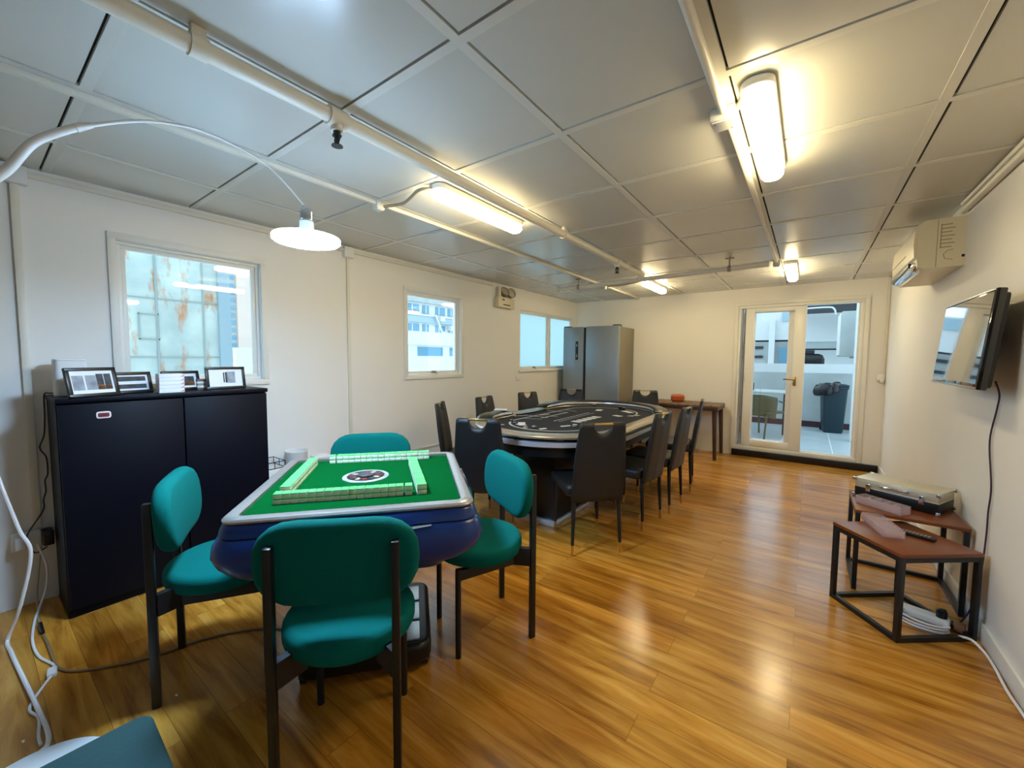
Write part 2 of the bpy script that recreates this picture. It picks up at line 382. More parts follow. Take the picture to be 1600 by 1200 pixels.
def window(n, y0, y1, z0, z1, panes, frost=False, latch=True, arch=True):
    r = bpy.data.objects.new('window_%d' % n, None); col.objects.link(r); r.location = (XL, 0, 0); struct(r)
    if arch:
        q = MB(); a = .04; t = .014; e = .003
        for b_ in ((y0 - a, y1 + a, z1 + e, z1 + a), (y0 - a, y1 + a, z0 - a, z0 - e), (y0 - a, y0 - e, z0 - e, z1 + e), (y1 + e, y1 + a, z0 - e, z1 + e)):
            q.box(0, t, *b_, b=.003)
        q.build('architrave', M['trim'], r)
    q = MB(); f = .02; d0, d1 = -.075, -.025
    q.box(d0, d1, y0, y1, z1 - f, z1, b=.003); q.box(d0, d1, y0, y1, z0, z0 + f, b=.003)
    q.box(d0, d1, y0, y0 + f, z0 + f, z1 - f, b=.003); q.box(d0, d1, y1 - f, y1, z0 + f, z1 - f, b=.003)
    edges = [y0 + f] + [e for p in panes for e in (p - .026, p + .026)] + [y1 - f]
    for p in panes: q.box(d0, d1 + .02, p - .026, p + .026, z0 + f, z1 - f, b=.003)
    q.build('window_frame', M['upvc'], r)
    for k in range(0, len(edges), 2):
        s = MB(); a, b_ = edges[k], edges[k + 1]; g = .022; e0, e1 = -.066, -.034
        s.box(e0, e1, a, b_, z1 - f - g, z1 - f, b=.003); s.box(e0, e1, a, b_, z0 + f, z0 + f + g, b=.003)
        s.box(e0, e1, a, a + g, z0 + f + g, z1 - f - g, b=.003); s.box(e0, e1, b_ - g, b_, z0 + f + g, z1 - f - g, b=.003)
        so = s.build('sash', M['upvc'], r)
        MB().box(-.053, -.047, a + g - .004, b_ - g + .004, z0 + f + g - .004, z1 - f - g + .004).build('pane', M['frost' if frost else 'pane'], so, smooth=False)
        if latch and k == 0:
            c = (a + b_) / 2
            l = MB(); l.box(-.034, -.018, c - .03, c + .03, z0 + f + .003, z0 + f + .024, b=.004); l.bar((-.018, c - .01, z0 + f + .012), (-.005, c + .03, z0 + f - .004), .012, .01)
            l.build('latch', M['flex'], so)
    return r
window(1, *W[1], [], latch=False)
window(2, *W[2], [])
window(3, *W[3], [5.39], frost=True, arch=False)
struct(MB().box(XL, XL + .03, 4.56, 6.2, 1.105, 1.132, b=.004).build('trim_3', M['trim']))

# sliding glazed door: frame, the closed left leaf, the second leaf slid behind it; the right half stands open
x0, x1, z0, z1 = DOOR
d = bpy.data.objects.new('door_1', None); col.objects.link(d); d.location = (0, YB, 0); struct(d)
q = MB(); a = .045; e = .003
for b_ in ((x0 - a, x1 + a, z1 + e, z1 + a), (x0 - a, x0 - e, z0, z1 + e), (x1 + e, x1 + a, z0, z1 + e)):
    q.box(b_[0], b_[1], -.016, -.001, b_[2], b_[3], b=.003)
q.build('architrave', M['trim'], d)
q = MB(); f = .035
q.box(x0, x1, .0, .11, z1 - f, z1, b=.004); q.box(x0, x1, .0, .11, z0, z0 + .05, b=.004)
q.box(x0, x0 + .03, .0, .11, z0 + .05, z1 - f, b=.003); q.box(x1 - .03, x1, .0, .11, z0 + .05, z1 - f, b=.003)
for k in (.03, .062): q.box(x0 + .03, x1 - .03, k, k + .006, z0 + .05, z0 + .062)
q.box(x1 - .052, x1 - .03, .04, .06, z0 + .05, z1 - f, m=0)
q.build('door_frame', M['upvc'], d)
def leaf(lx0, lx1, y0, y1, wl, wr, wt, wb, handle):
    q = MB(); zb, zt = z0 + .055, z1 - f - .002
    q.box(lx0, lx0 + wl, y0, y1, zb, zt, b=.005); q.box(lx1 - wr, lx1, y0, y1, zb, zt, b=.005)
    q.box(lx0 + wl, lx1 - wr, y0, y1, zt - wt, zt, b=.005); q.box(lx0 + wl, lx1 - wr, y0, y1, zb, zb + wb, b=.005)
    o = q.build('sliding_leaf', M['upvc'], d)
    MB().box(lx0 + wl - .006, lx1 - wr + .006, (y0 + y1) / 2 - .003, (y0 + y1) / 2 + .003, zb + wb - .006, zt - wt + .006).build('pane', M['pane'], o, smooth=False)
    if handle:
        h = MB(); xx = lx1 - wr / 2 - .03
        h.box(xx - .016, xx + .016, y0 - .012, y0, .97, 1.09, b=.004); h.tube([(xx, y0 - .01, 1.05), (xx, y0 - .045, 1.05), (xx - .02, y0 - .052, 1.05), (xx - .12, y0 - .05, 1.053)], .009)
        h.build('handle', M['brass'], o)
        l = MB(); xx = lx0 + .004
        l.box(xx, xx + .02, y0 - .012, y0 + .002, 1.0, 1.13, b=.004); l.bar((xx + .01, y0 - .012, 1.12), (xx + .022, y0 - .028, 1.0), .014, .012)
        l.build('finger_pull', M['upvc'], o)
leaf(-.700, -.040, .006, .050, .10, .125, .055, .085, True)
leaf(-.690, -.045, .060, .100, .10, .18, .06, .09, False)
jm = MB(); jm.box(-.745, -.73, .02, .1, z0 + .05, z1 - f); jm.box(-.722, -.708, .055, .1, z0 + .05, z1 - f); jm.build('track_slot', M['flex'], d, smooth=False)

# ================================================================ PIPES, CONDUITS, LIGHTS
def tg(o, *a, **k): return tag(o, *a, **k)
sp = thing('sprinkler_pipe', 'thick cream sprinkler pipe running along the ceiling from the near left', 'pipe', (0, 0, 0))
PXX, PZ = -1.46, ZC - .055
MB().cyl((PXX, YF + .02, PZ), (PXX, 4.33, PZ), .026, n=20).build('pipe', M['pipe'], sp)
for yy in (.45, 2.62, 3.9):
    q = MB(); q.cyl((PXX, yy - .022, PZ), (PXX, yy + .022, PZ), .031, n=20); q.box(PXX - .012, PXX + .012, yy - .018, yy + .018, PZ + .02, ZC - .002); q.build('pipe_clip', M['pipe'], sp)
for yy in (.875, 3.62):
    q = MB(); q.cyl((PXX, yy - .035, PZ), (PXX, yy + .035, PZ), .034, n=20); q.cyl((PXX, yy, PZ), (PXX, yy, PZ - .048), .022, n=16); q.build('pipe_tee', M['pipe'], sp)
def sprinkler(y, label):
    t = thing('fire_sprinkler', label, 'sprinkler', (PXX, y, PZ - .048), 0, 'sprinkler heads')
    q = MB(); q.cyl((0, 0, 0), (0, 0, -.012), .013); q.cyl((0, 0, -.012), (0, 0, -.018), .017, n=6); q.build('thread', M['black_metal'], t)
    q = MB()
    for s in (-1, 1): q.tube([(s * .010, 0, -.016), (s * .015, 0, -.03), (s * .004, 0, -.048)], .0035, 6)
    q.cyl((0, 0, -.016), (0, 0, -.048), .004, n=8); q.build('frame_arm', M['black_metal'], t)
    q = MB(); q.lathe([(.004, -.046), (.02, -.05), (.021, -.053), (.003, -.053)], 14); q.build('deflector', M['black_metal'], t)
sprinkler(.875, 'dark sprinkler head hanging under the thick pipe near the arc lamp')
sprinkler(3.62, 'small dark sprinkler head far along the thick pipe, before the cross pipe')
cp = thing('cross_pipe', 'cream pipe crossing the ceiling near the back wall', 'pipe')
CPZ = ZC - .115
MB().cyl((-2.47, 4.33, CPZ), (-.31, 4.18, CPZ), .023, n=16).build('pipe', M['pipe'], cp)
MB().cyl((-2.50, 4.332, CPZ), (-2.44, 4.328, CPZ), .03, n=16).build('end_cap', M['pipe'], cp)
for xx in (-2.2, -.62):
    yy = 4.33 - .15 * (xx + 2.47) / 2.16
    q = MB(); q.cyl((xx - .014, yy, CPZ), (xx + .014, yy, CPZ), .03, n=14); q.cyl((xx, yy, CPZ + .02), (xx, yy, ZC), .007); q.box(xx - .035, xx + .035, yy - .02, yy + .02, ZC - .028, ZC - .016, b=.003); q.build('hanger', M['flex'], cp)
q = MB(); q.cyl((-1.46, 4.26, CPZ), (-1.46, 4.26, PZ + .01), .024); q.build('riser', M['pipe'], cp)

def conduit(name, label, x, y0, y1, w, h, round_=False):
    if round_: o = MB().cyl((x, y0, ZC - w / 2 - .004), (x, y1, ZC - w / 2 - .004), w / 2, n=14).build(name, M['conduit'])
    else: o = MB().box(x - w / 2, x + w / 2, y0, y1, ZC - h - .002, ZC - .002, b=.003).build(name, M['conduit'])
    return tag(o, label, 'conduit', 'ceiling conduits')
conduit('ceiling_conduit', 'white square conduit along the ceiling left of the thick pipe', -2.15, YF + .02, 6.22, .026, .022)
conduit('ceiling_conduit', 'white round conduit on the ceiling running towards the nearest right light', -.297, YF + .02, 1.72, .03, .03, True)
conduit('ceiling_conduit', 'thin white conduit on the ceiling between the two lights on the right', -.287, 1.81, 4.62, .026, .024)
def junction(x, y, s, label):
    t = thing('junction_box', label, 'junction box', (x, y, ZC), 0, 'ceiling junction boxes')
    MB().box(-s / 2, s / 2, -s / 2, s / 2, -.05, -.002, b=.005).build('box', M['conduit'], t)
    q = MB(); q.box(-s / 2 + .006, s / 2 - .006, -s / 2 + .006, s / 2 - .006, -.055, -.0495, b=.002); q.build('cover', M['white_plastic'], t)
    for a in (-1, 1): MB().cyl((a * s * .3, a * s * .3, -.0545), (a * s * .3, a * s * .3, -.057), .004, n=8).build('screw', M['steel'], t)
junction(-.30, 1.765, .085, 'white square junction box beside the big ceiling light on the right')
junction(-2.15, 1.55, .055, 'small white junction box feeding the light left of the pipe')
junction(-.285, 4.66, .06, 'small white junction box beside the far right ceiling light')
junction(-2.15, 4.93, .05, 'small white junction box near the far left ceiling light')
def batten(x, y0, y1, label, flex):
    t = thing('ceiling_light', label, 'ceiling light', (x, (y0 + y1) / 2, ZC), 0, 'tube ceiling lights')
    l = (y1 - y0) / 2; w = .052
    MB().cushion(rrect(-w, w, -l, l, .045, 6), .03, .006, T=Matrix.Translation((0, 0, -.032))).build('housing', M['white_plastic'], t)
    q = MB(); q.cushion(rrect(-w + .006, w - .006, -l + .008, l - .008, .038, 6), .05, .03, T=Matrix.Translation((0, 0, -.08)), dome=0); q.build('diffuser', M['warm_emit'], t)
    if flex:
        MB().tube(spline([Vector(p) - Vector((x, (y0 + y1) / 2, ZC)) for p in flex], 5), .009).build('flex_conduit', M['flex'], t)
batten(-1.675, 1.56, 2.36, 'lit tube light on the ceiling left of the thick pipe', [(-2.13, 1.57, ZC - .03), (-2.02, 1.62, ZC - .02), (-1.9, 1.58, ZC - .03), (-1.76, 1.53, ZC - .03), (-1.70, 1.57, ZC - .022)])
batten(-.18, 1.60, 2.40, 'large lit tube light on the ceiling at the upper right', [(-.26, 1.765, ZC - .012), (-.24, 1.72, ZC - .008), (-.215, 1.66, ZC - .012)])
batten(-.18, 4.72, 5.52, 'lit tube light on the ceiling in front of the glazed door', None)
batten(-1.60, 4.80, 5.60, 'small-looking lit tube light on the ceiling near the fridge', [(-2.13, 4.95, ZC - .02), (-2.0, 5.0, ZC - .014), (-1.8, 4.86, ZC - .03), (-1.62, 4.84, ZC - .02)])

# trunking in the corner of the left wall, its drops and boxes
o = MB().box(XL, XL + .022, YF + .02, 3.98, ZC - .052, ZC - .022, b=.003).build('wall_trunking', M['conduit']); tag(o, 'white trunking along the top edge of the left wall', 'trunking')
def drop(y, zb, w, label):
    t = thing('wall_conduit', label, 'conduit', (XL, y, 0), 0, 'conduits down the left wall')
    MB().box(.0, .018, -w / 2, w / 2, zb, 2.15, b=.003).build('conduit', M['conduit'], t)
    MB().box(.0, .045, -.045, .045, 2.145, 2.235, b=.006).build('junction_box', M['white_plastic'], t)
drop(2.005, .36, .026, 'white conduit down the left wall between the two nearer windows')
drop(.20, .40, .03, 'white conduit down the left wall beside the black cabinet')
# paired pipes along the right wall and the corner conduit with its switch
t = thing('wall_pipe', 'pair of white air conditioner pipes along the top of the right wall', 'pipe', (XR, 0, 0))
for k, (dx, dz, r) in enumerate(((.02, -.022, .014), (.018, -.062, .018))):
    MB().cyl((-dx, YF + .02, ZC + dz), (-dx, 3.52, ZC + dz), r, n=12).build('pipe', M['conduit'], t)
t = thing('corner_conduit', 'thin white conduit down the back right corner to a wall socket', 'conduit', (XR, YB, 0))
MB().box(-.022, -.002, -.024, -.004, 1.13, ZC - .004, b=.003).build('conduit', M['conduit'], t)
q = MB(); q.box(-.075, -.003, -.05, -.004, 1.07, 1.145, b=.005); q.build('socket', M['white_plastic'], t)
q = MB(); q.box(-.05, -.02, -.075, -.05, 1.05, 1.09, b=.004); q.build('plug', M['white_plastic'], t)
o = MB().box(XL, XL + .012, 4.5, 4.58, .985, 1.06, b=.003).build('wall_switch', M['white_plastic']); tag(o, 'small white switch plate on the left wall below the far window', 'switch')

# emergency light
t = thing('emergency_light', 'twin-lamp emergency light box high on the left wall', 'emergency light', (XL, 4.19, 1.94))
MB().box(0, .075, -.17, .17, 0, .13, b=.008).build('box', M['cream_plastic'], t)
q = MB(); q.box(.0755, .0765, -.10, -.05, .09, .104); q.box(.0755, .0765, -.08, .07, .03, .042); q.build('printed_marks', M['gap'], t)
q = MB(); q.box(.01, .05, -.13, -.09, .125, .26, b=.004); q.build('bracket', M['cream_plastic'], t)
for yy in (-.02, .12):
    T = Matrix.Translation((.055, yy, .205)) @ Matrix.Rotation(math.radians(62 if yy < 0 else 75), 4, 'Y') @ Matrix.Rotation(.2, 4, 'X')
    q = MB(); q.lathe([(.02, -.06), (.05, -.045), (.066, 0), (.066, .012), (.06, .012), (.058, .004), (.03, -.035)], 20, T=T, cap=False); lo = q.build('lamp_head', M['flex'], t)
    q = MB(); q.lathe([(.03, -.034), (.056, .002), (.0, .0001)][:2], 18, T=T); q.build('reflector', M['alu'], lo)
    MB().cyl((.04, yy, .125), (.045, yy, .16), .012).build('swivel', M['flex'], t)
# ================================================================ MAHJONG TABLE AND ITS CHAIRS
MJ = (-1.531, 1.029); MJR = math.radians(49.9)
t = thing('mahjong_table', 'blue and silver mahjong table with green felt top and black wheeled base', 'mahjong table', (*MJ, 0), MJR)
q = MB(); R = []
for z, h, r in ((.764, .398, .05), (.756, .412, .06), (.738, .420, .065), (.722, .424, .07), (.719, .418, .07), (.714, .428, .075), (.69, .440, .08), (.655, .446, .09), (.62, .438, .10), (.59, .418, .10), (.565, .392, .10), (.545, .36, .09), (.53, .34, .08), (.505, .315, .07), (.498, .30, .06)):
    R.append([(x, y, z) for x, y in rrect(-h, h, -h, h, r, 6)])
q.loft(R); q.build('body', M['blue_body'], t)
q = MB(); R = []
for h, z, r in ((.400, .760, .045), (.410, .766, .05), (.411, .772, .05), (.405, .778, .046), (.376, .781, .03), (.367, .777, .022), (.366, .764, .02)):
    R.append([(x, y, z) for x, y in rrect(-h, h, -h, h, r, 6)])
q.loft(R, cap=False); q.build('rim', M['silver'], t)
MB().prism(rrect(-.3655, .3655, -.3655, .3655, .02, 5), .7645, .767).build('felt_top', M['felt_green'], t)
for k in range(4):
    T = Matrix.Rotation(k * PI / 2, 4, 'Z')
    o = MB(); o.loft([[(u, -.436 - .006 * w - e, .706 + .026 * w * c2 + (u - .1) * .09) for c2, e in ((-.5, 0), (0, .009), (.5, 0), (0, -.012))] for u, w in ((-.14, .3), (-.02, .9), (.08, 1.), (.17, .6), (.255, .05))], T=T)
    o.build('silver_accent', M['chrome'], t)
EM = (-.012, .045)
q = MB()
q.lathe([(.098, 0), (.098, .003), (.094, .005), (.080, .005)], 40, m=0, c=(*EM, .7668), cap=False)
q.lathe([(.0801, .0045), (.030, .0048)], 40, m=1, c=(*EM, .7668), cap=False)
q.lathe([(.030, .0044), (.030, .010), (.022, .013), (.001, .014)], 24, m=2, c=(*EM, .7668), cap=False)
for k in range(12):
    a = 2 * PI * k / 12; T = Matrix.Translation((EM[0] + .055 * math.cos(a), EM[1] + .055 * math.sin(a), .7717)) @ Matrix.Rotation(a, 4, 'Z')
    q.box(-.013, .013, -.009, .009, 0, .0015, b=.0007, m=3 if k % 3 == 0 else (4 if k % 3 == 1 else 5), T=T)
q.build('dice_panel', [M['photo_grey'], M['black_plastic'], M['photo_dark'], M['red_chip'], M['photo_dark'], M['flex']], t)
MB().box(-.16, .16, -.10, .22, .10, .505, b=.02).build('column', M['black_plastic'], t)
q = MB(); q.cushion(rrect(-.262, .262, -.20, .30, .06, 6), .085, .022, T=Matrix.Translation((0, 0, .032))); q.build('base', M['black_plastic'], t)
for s in (-1, 1):
    for v0, v1 in ((-.165, -.045), (-.03, .10), (.115, .24)):
        MB().cushion(rrect(s * .182 - .034, s * .182 + .034, v0, v1, .008, 3), .006, .002, T=Matrix.Translation((0, 0, .1165))).build('silver_plate', M['steel'], t)
for s in (-1, 1):
    for v0 in (-.15, .25):
        q = MB(); q.cyl((s * .235 - .012, v0, .025), (s * .235 + .012, v0, .025), .0245, n=16); q.box(s * .235 - .018, s * .235 + .018, v0 - .02, v0 + .02, .028, .05, b=.004); q.build('caster', M['black_gloss'], t)

# mahjong tiles, every one of them
TW, TL, TH = .0272, .0372, .0194
q = MB(); q.box(-TW / 2 + .0002, TW / 2 - .0002, -TL / 2, TL / 2, 0, .0160, b=.0012, m=0); q.box(-TW / 2 + .0002, TW / 2 - .0002, -TL / 2, TL / 2, .0154, TH, b=.0014, m=1)
tile0 = q.build('mahjong_tile', [M['ivory'], M['tile_green']]); tile_used = []
cR, sR = math.cos(MJR), math.sin(MJR)
def tile(u, v, layer, rot, label, group):
    o = tile0 if not tile_used else tile0.copy()
    if tile_used: col.objects.link(o)
    tile_used.append(o)
    j = random.uniform(-.0006, .0006)
    o.location = (MJ[0] + u * cR - v * sR, MJ[1] + u * sR + v * cR, .767 + layer * TH); o.rotation_euler = (0, 0, MJR + rot + j * 8)
    tag(o, label, 'mahjong tile', group)
def mj_row(place_, fn, n, rot, odd):
    for k in range(n):
        for l in (0, 1):
            u, v = fn(k)
            if k in odd: lab, grp = 'mahjong tile of the separate pair ending the %s' % place_, 'set-apart pair, %s' % place_
            else: lab, grp = '%s mahjong tile of the %s' % ('green-backed upper' if l else 'ivory lower', place_), '%s tiles of the %s' % ('upper' if l else 'lower', place_)
            tile(u + random.uniform(-.0004, .0004), v + random.uniform(-.0008, .0008), l, rot, lab, grp)
mj_row('nearest tile row', lambda k: (-.283 + k * .02835 + (.006 if k == 16 else 0), -.2315), 17, 0, {16: 'right'})
mj_row('far row by the far teal chair', lambda k: (-.198 + k * .02835 + (.005 if k else 0), .328), 17, 0, {0: 'left'})
mj_row('left tile row', lambda k: (-.281, -.150 + k * TW), 17, PI / 2, {})
def rr_(k):
    s = -.235 + k * TW; return (.226 - .036 * (k / 16.0), s)
mj_row('slanted right row', rr_, 17, PI / 2 + math.radians(4.6), {})

# teal chairs
def pill(w, h, n=10):
    r = h / 2; P = []
    for s, a0 in ((1, -PI / 2), (-1, PI / 2)):
        for i in range(n + 1):
            a = a0 + PI * i / n; ca, sa = math.cos(a), math.sin(a)
            P.append((s * (w / 2 - r) + r * math.copysign(abs(ca) ** .92, ca), r * math.copysign(abs(sa) ** .82, sa)))
    Q = []
    for i, p in enumerate(P):                       # extra points along the straights so the pad can bend
        b = P[(i + 1) % len(P)]; Q.append(p)
        if math.hypot(b[0] - p[0], b[1] - p[1]) > .1:
            for k in range(1, 6): Q.append((p[0] + (b[0] - p[0]) * k / 6, p[1] + (b[1] - p[1]) * k / 6))
    return Q
def make_teal_chair(label):
    t = thing('teal_chair', label, 'chair', group='teal chairs around the mahjong table')
    q = MB(); q.cushion([(x, y + .025) for x, y in circle(.208, 40)], .075, .028, dome=.012, T=Matrix.Translation((0, 0, .393))); q.build('seat', M['teal'], t)
    q = MB(); q.cushion(pill(.475, .262), .058, .026, dome=.006)
    def bend(p):
        x, y, z = p                                 # x across, y up, z towards the sitter
        return (x, -.172 + .010 + z + .22 * x * x - y * .08, .697 + y)
    q.bend(bend); q.build('backrest', M['teal'], t)
    for s in (-1, 1):
        q = MB(); q.box(s * .172 - .0115, s * .172 + .0115, -.190, -.163, 0, .77, b=.004); q.build('leg', M['black_metal'], t)
        q = MB(); q.cyl((s * .152, .175, 0), (s * .152, .175, .395), .0125, n=14); q.build('leg', M['black_metal'], t)
        q = MB(); q.bar((s * .170, -.166, .387), (s * .112, -.088, .387), .026, .08); q.bar((s * .122, -.10, .37), (s * .152, .175, .37), .026, .044); q.build('side_rail', M['black_metal'], t)
    return t
c0 = make_teal_chair('teal chair nearest the camera, its back to us')
c1 = dup(c0); c2 = dup(c0); c3 = dup(c0)
TG = 'teal chairs around the mahjong table'
place(c0, (-1.192, .726, 0), face(-.707, .707), 'teal chair nearest the camera, its back to us')
place(c1, (-1.966, .607, 0), face(.45, .893), 'teal chair at the left of the mahjong table, in front of the black cabinet', TG)
place(c2, (-1.223, 1.445, 0), face(-.47, -.88), 'teal chair at the right of the mahjong table, beside the poker table', TG)
place(c3, (-2.06, 1.40, 0), face(.77, -.64), 'teal chair behind the mahjong table, only its back showing', TG)

# ================================================================ POKER TABLE AND ITS CHAIRS
PT = (-1.73, 3.44); S = .48
pt = thing('poker_table', 'large black oval poker table with silver rim and padded rail pieces', 'poker table', (*PT, 0))
def stad(r, n=20, s=S):
    P = [(r * math.cos(PI * i / n), s + r * math.sin(PI * i / n)) for i in range(n + 1)]
    return P + [(-x, -y) for x, y in P]
q = MB(); q.box(-.19, .195, -.78, .78, .04, .60, b=.01); q.build('pedestal', M['black_plastic'], pt)
q = MB(); q.box(-.215, .22, -.805, .805, 0, .04, b=.006); q.build('plinth', M['band'], pt)
q = MB(); q.prism(stad(.60), .60, .672); q.build('underframe', M['black_plastic'], pt)
q = MB(); q.loft([[(x, y, z) for x, y in stad(r)] for r, z in ((.60, .674), (.636, .674), (.644, .680), (.644, .708), (.636, .714), (.60, .714))], cap=False); q.build('silver_band', M['band'], pt)
q = MB(); q.prism(stad(.61), .6725, .735); q.build('table_body', M['black_gloss'], pt)
q = MB(); q.prism(stad(.535), .7355, .747); q.build('felt_top', M['felt_black'], pt)
# printed lines on the felt
q = MB()
def strip(P, w, closed=False):
    n = len(P); A = []
    for i in range(n):
        a = Vector(P[i - 1] if (i or closed) else P[i]); b = Vector(P[(i + 1) % n] if (i < n - 1 or closed) else P[i]); d = (b - a).normalized(); nn = Vector((-d.y, d.x)) * w / 2
        A.append(((P[i][0] + nn.x, P[i][1] + nn.y), (P[i][0] - nn.x, P[i][1] - nn.y)))
    k = range(n if closed else n - 1)
    for i in k:
        a, b = A[i], A[(i + 1) % n]
        q.add([(*a[0], .7476), (*a[1], .7476), (*b[1], .7476), (*b[0], .7476)], [(0, 1, 2, 3)])
trk = stad(.37); strip([p for p in trk if not (p[0] < -.3 and abs(p[1]) < .40)], .018)
strip([(-.37, -.40), (-.20, -.34)], .012); strip([(-.37, .40), (-.20, .34)], .012)
strip([(-.48, -.22), (-.24, -.22), (-.24, .22), (-.48, .22)], .022); strip([(-.24, -.12), (-.16, -.12)], .012)
for k in range(12): strip([(-.06, -.36 + k * .06), (-.06, -.325 + k * .06)], .022)
strip([(-.01, -.36), (-.01, .36)], .008)
q.build('felt_print', M['felt_line'], pt, smooth=False)
# flat polished rim all round; two padded rail pieces stand on it, at the far end and at the near left
prof = [(.655, .738), (.663, .744), (.664, .754), (.655, .762), (.635, .766), (.60, .767), (.565, .766), (.54, .763), (.526, .757), (.522, .752), (.524, .748), (.58, .738)]
N_ = 26; path = []
for i in range(N_ + 1): a_ = PI * i / N_; path.append(((0, S), (math.cos(a_), math.sin(a_))))
for k in range(1, 6): path.append(((0, S - 2 * S * k / 6), (-1, 0)))
for i in range(N_ + 1): a_ = PI + PI * i / N_; path.append(((0, -S), (math.cos(a_), math.sin(a_))))
for k in range(1, 6): path.append(((0, -S + 2 * S * k / 6), (1, 0)))
R = [[(c[0] + n_[0] * r, c[1] + n_[1] * r, z) for r, z in prof] for c, n_ in path]
MB().loft(R + [R[0]], cap=False).build('polished_rim', M['rim'], pt)
def rail_piece(pts):
    pf = [(.652, .7675), (.662, .776), (.664, .788), (.655, .800), (.635, .807), (.60, .810), (.565, .808), (.54, .801), (.527, .790), (.523, .777), (.526, .7675)]
    R = []; B = []; m_ = len(pts)
    for k, (c, n_) in enumerate(pts):
        f = (.22, .62, .86, .97, 1)[min(k, m_ - 1 - k, 4)]
        R.append([(c[0] + n_[0] * r, c[1] + n_[1] * r, .7675 + (z - .7675) * f) for r, z in pf])
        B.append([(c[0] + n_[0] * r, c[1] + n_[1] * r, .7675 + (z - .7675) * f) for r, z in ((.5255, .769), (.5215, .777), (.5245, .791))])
    o = MB().loft(R).build('padded_rail', M['vinyl'], pt)
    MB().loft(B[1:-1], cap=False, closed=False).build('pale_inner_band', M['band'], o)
P_ = [((0, S), (math.cos(a_), math.sin(a_))) for a_ in [math.radians(14 + 166 * i / 30) for i in range(31)]] + [((0, y), (-1, 0)) for y in (.45, .42, .38, .34, .31, .28)]
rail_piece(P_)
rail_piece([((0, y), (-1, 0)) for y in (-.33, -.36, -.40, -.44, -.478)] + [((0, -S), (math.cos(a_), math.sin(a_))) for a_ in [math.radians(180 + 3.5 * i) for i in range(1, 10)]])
q = MB(); q.box(-.60, -.50, -.29, .24, .7475, .760, b=.004); q.build('chip_tray', M['black_gloss'], pt)

def poker_chair(label):
    t = thing('poker_chair', label, 'chair', group='black high-backed chairs at the poker table')
    # back panel: bowed, with a half-round handle hole at the top
    q = MB(); zb, ztop, th = .365, .895, .042
    def top(x):
        a = abs(x)
        if a < .0625: return ztop - .012 - .062 * math.sqrt(max(0, 1 - (a / .0625) ** 2))
        e = .150 - a
        return ztop if e > .02 else ztop - .02 + math.sqrt(max(0, .0004 - (.02 - e) ** 2))
    xs = [-.150, -.146, -.138, -.12, -.09, -.066, -.0625, -.0615, -.058, -.05, -.038, -.02, 0]; xs = xs + [-x for x in xs[-2::-1]]
    NZ = 14
    def pos(x, tz, sgn):
        z = zb + (top(x) - zb) * tz; k = (z - zb) / (ztop - zb)
        w = 1.17 - .17 * k + .06 * math.sin(PI * k)
        y = -.205 - .015 * math.sin(PI * k) - .075 * k * k + .02 * (1 - abs(x) / .15) ** 2 * -.3
        thk = th * (.55 + .45 * math.sin(PI * min(1, max(0, k * .86 + .12)))) * (.55 + .45 * min(1, (.15 - abs(x)) / .02))
        return (x * w, y + sgn * thk / 2, z)
    n = len(xs)
    for sgn in (-1, 1):
        vs = [pos(x, j / NZ, sgn) for j in range(NZ + 1) for x in xs]
        q.add(vs, [(j * n + i, j * n + i + 1, (j + 1) * n + i + 1, (j + 1) * n + i) for j in range(NZ) for i in range(n - 1)])
    for j, rng in ((0, range(n - 1)), (NZ, range(n - 1))):
        for i in rng: q.add([pos(xs[i], j / NZ, -1), pos(xs[i + 1], j / NZ, -1), pos(xs[i + 1], j / NZ, 1), pos(xs[i], j / NZ, 1)], [(0, 1, 2, 3)])
    for x in (xs[0], xs[-1]):
        for j in range(NZ): q.add([pos(x, j / NZ, -1), pos(x, (j + 1) / NZ, -1), pos(x, (j + 1) / NZ, 1), pos(x, j / NZ, 1)], [(0, 1, 2, 3)])
    bm_ = bmesh.new(); bk = q.build('backrest', M['leather'], t)
    bm_.from_mesh(bk.data); bmesh.ops.remove_doubles(bm_, verts=bm_.verts[:], dist=.0004); bmesh.ops.recalc_face_normals(bm_, faces=bm_.faces[:]); bm_.to_mesh(bk.data); bm_.free()
    q = MB(); q.box(-.064, .064, -.296, -.276, .880, .893, b=.003); q.build('handle', M['brass'], t)
    q = MB(); q.cushion(rrect(-.205, .205, -.19, .23, .045, 6), .075, .025, dome=.012, T=Matrix.Translation((0, 0, .388))); q.build('seat', M['leather'], t)
    for sx in (-1, 1):
        for y0, y1 in ((-.19, -.21), (.19, .20)):
            a = Vector((sx * .155, y0, .40)); b = Vector((sx * .168, y1, 0)); k = a.lerp(b, .82)
            q = MB(); q.cyl(a, k, .016, .0105, n=12); l = q.build('leg', M['black_metal'], t)
            MB().cyl(k, b, .0107, .0085, n=12).build('brass_tip', M['brass'], l)
    return t
PG = 'black high-backed chairs at the poker table'
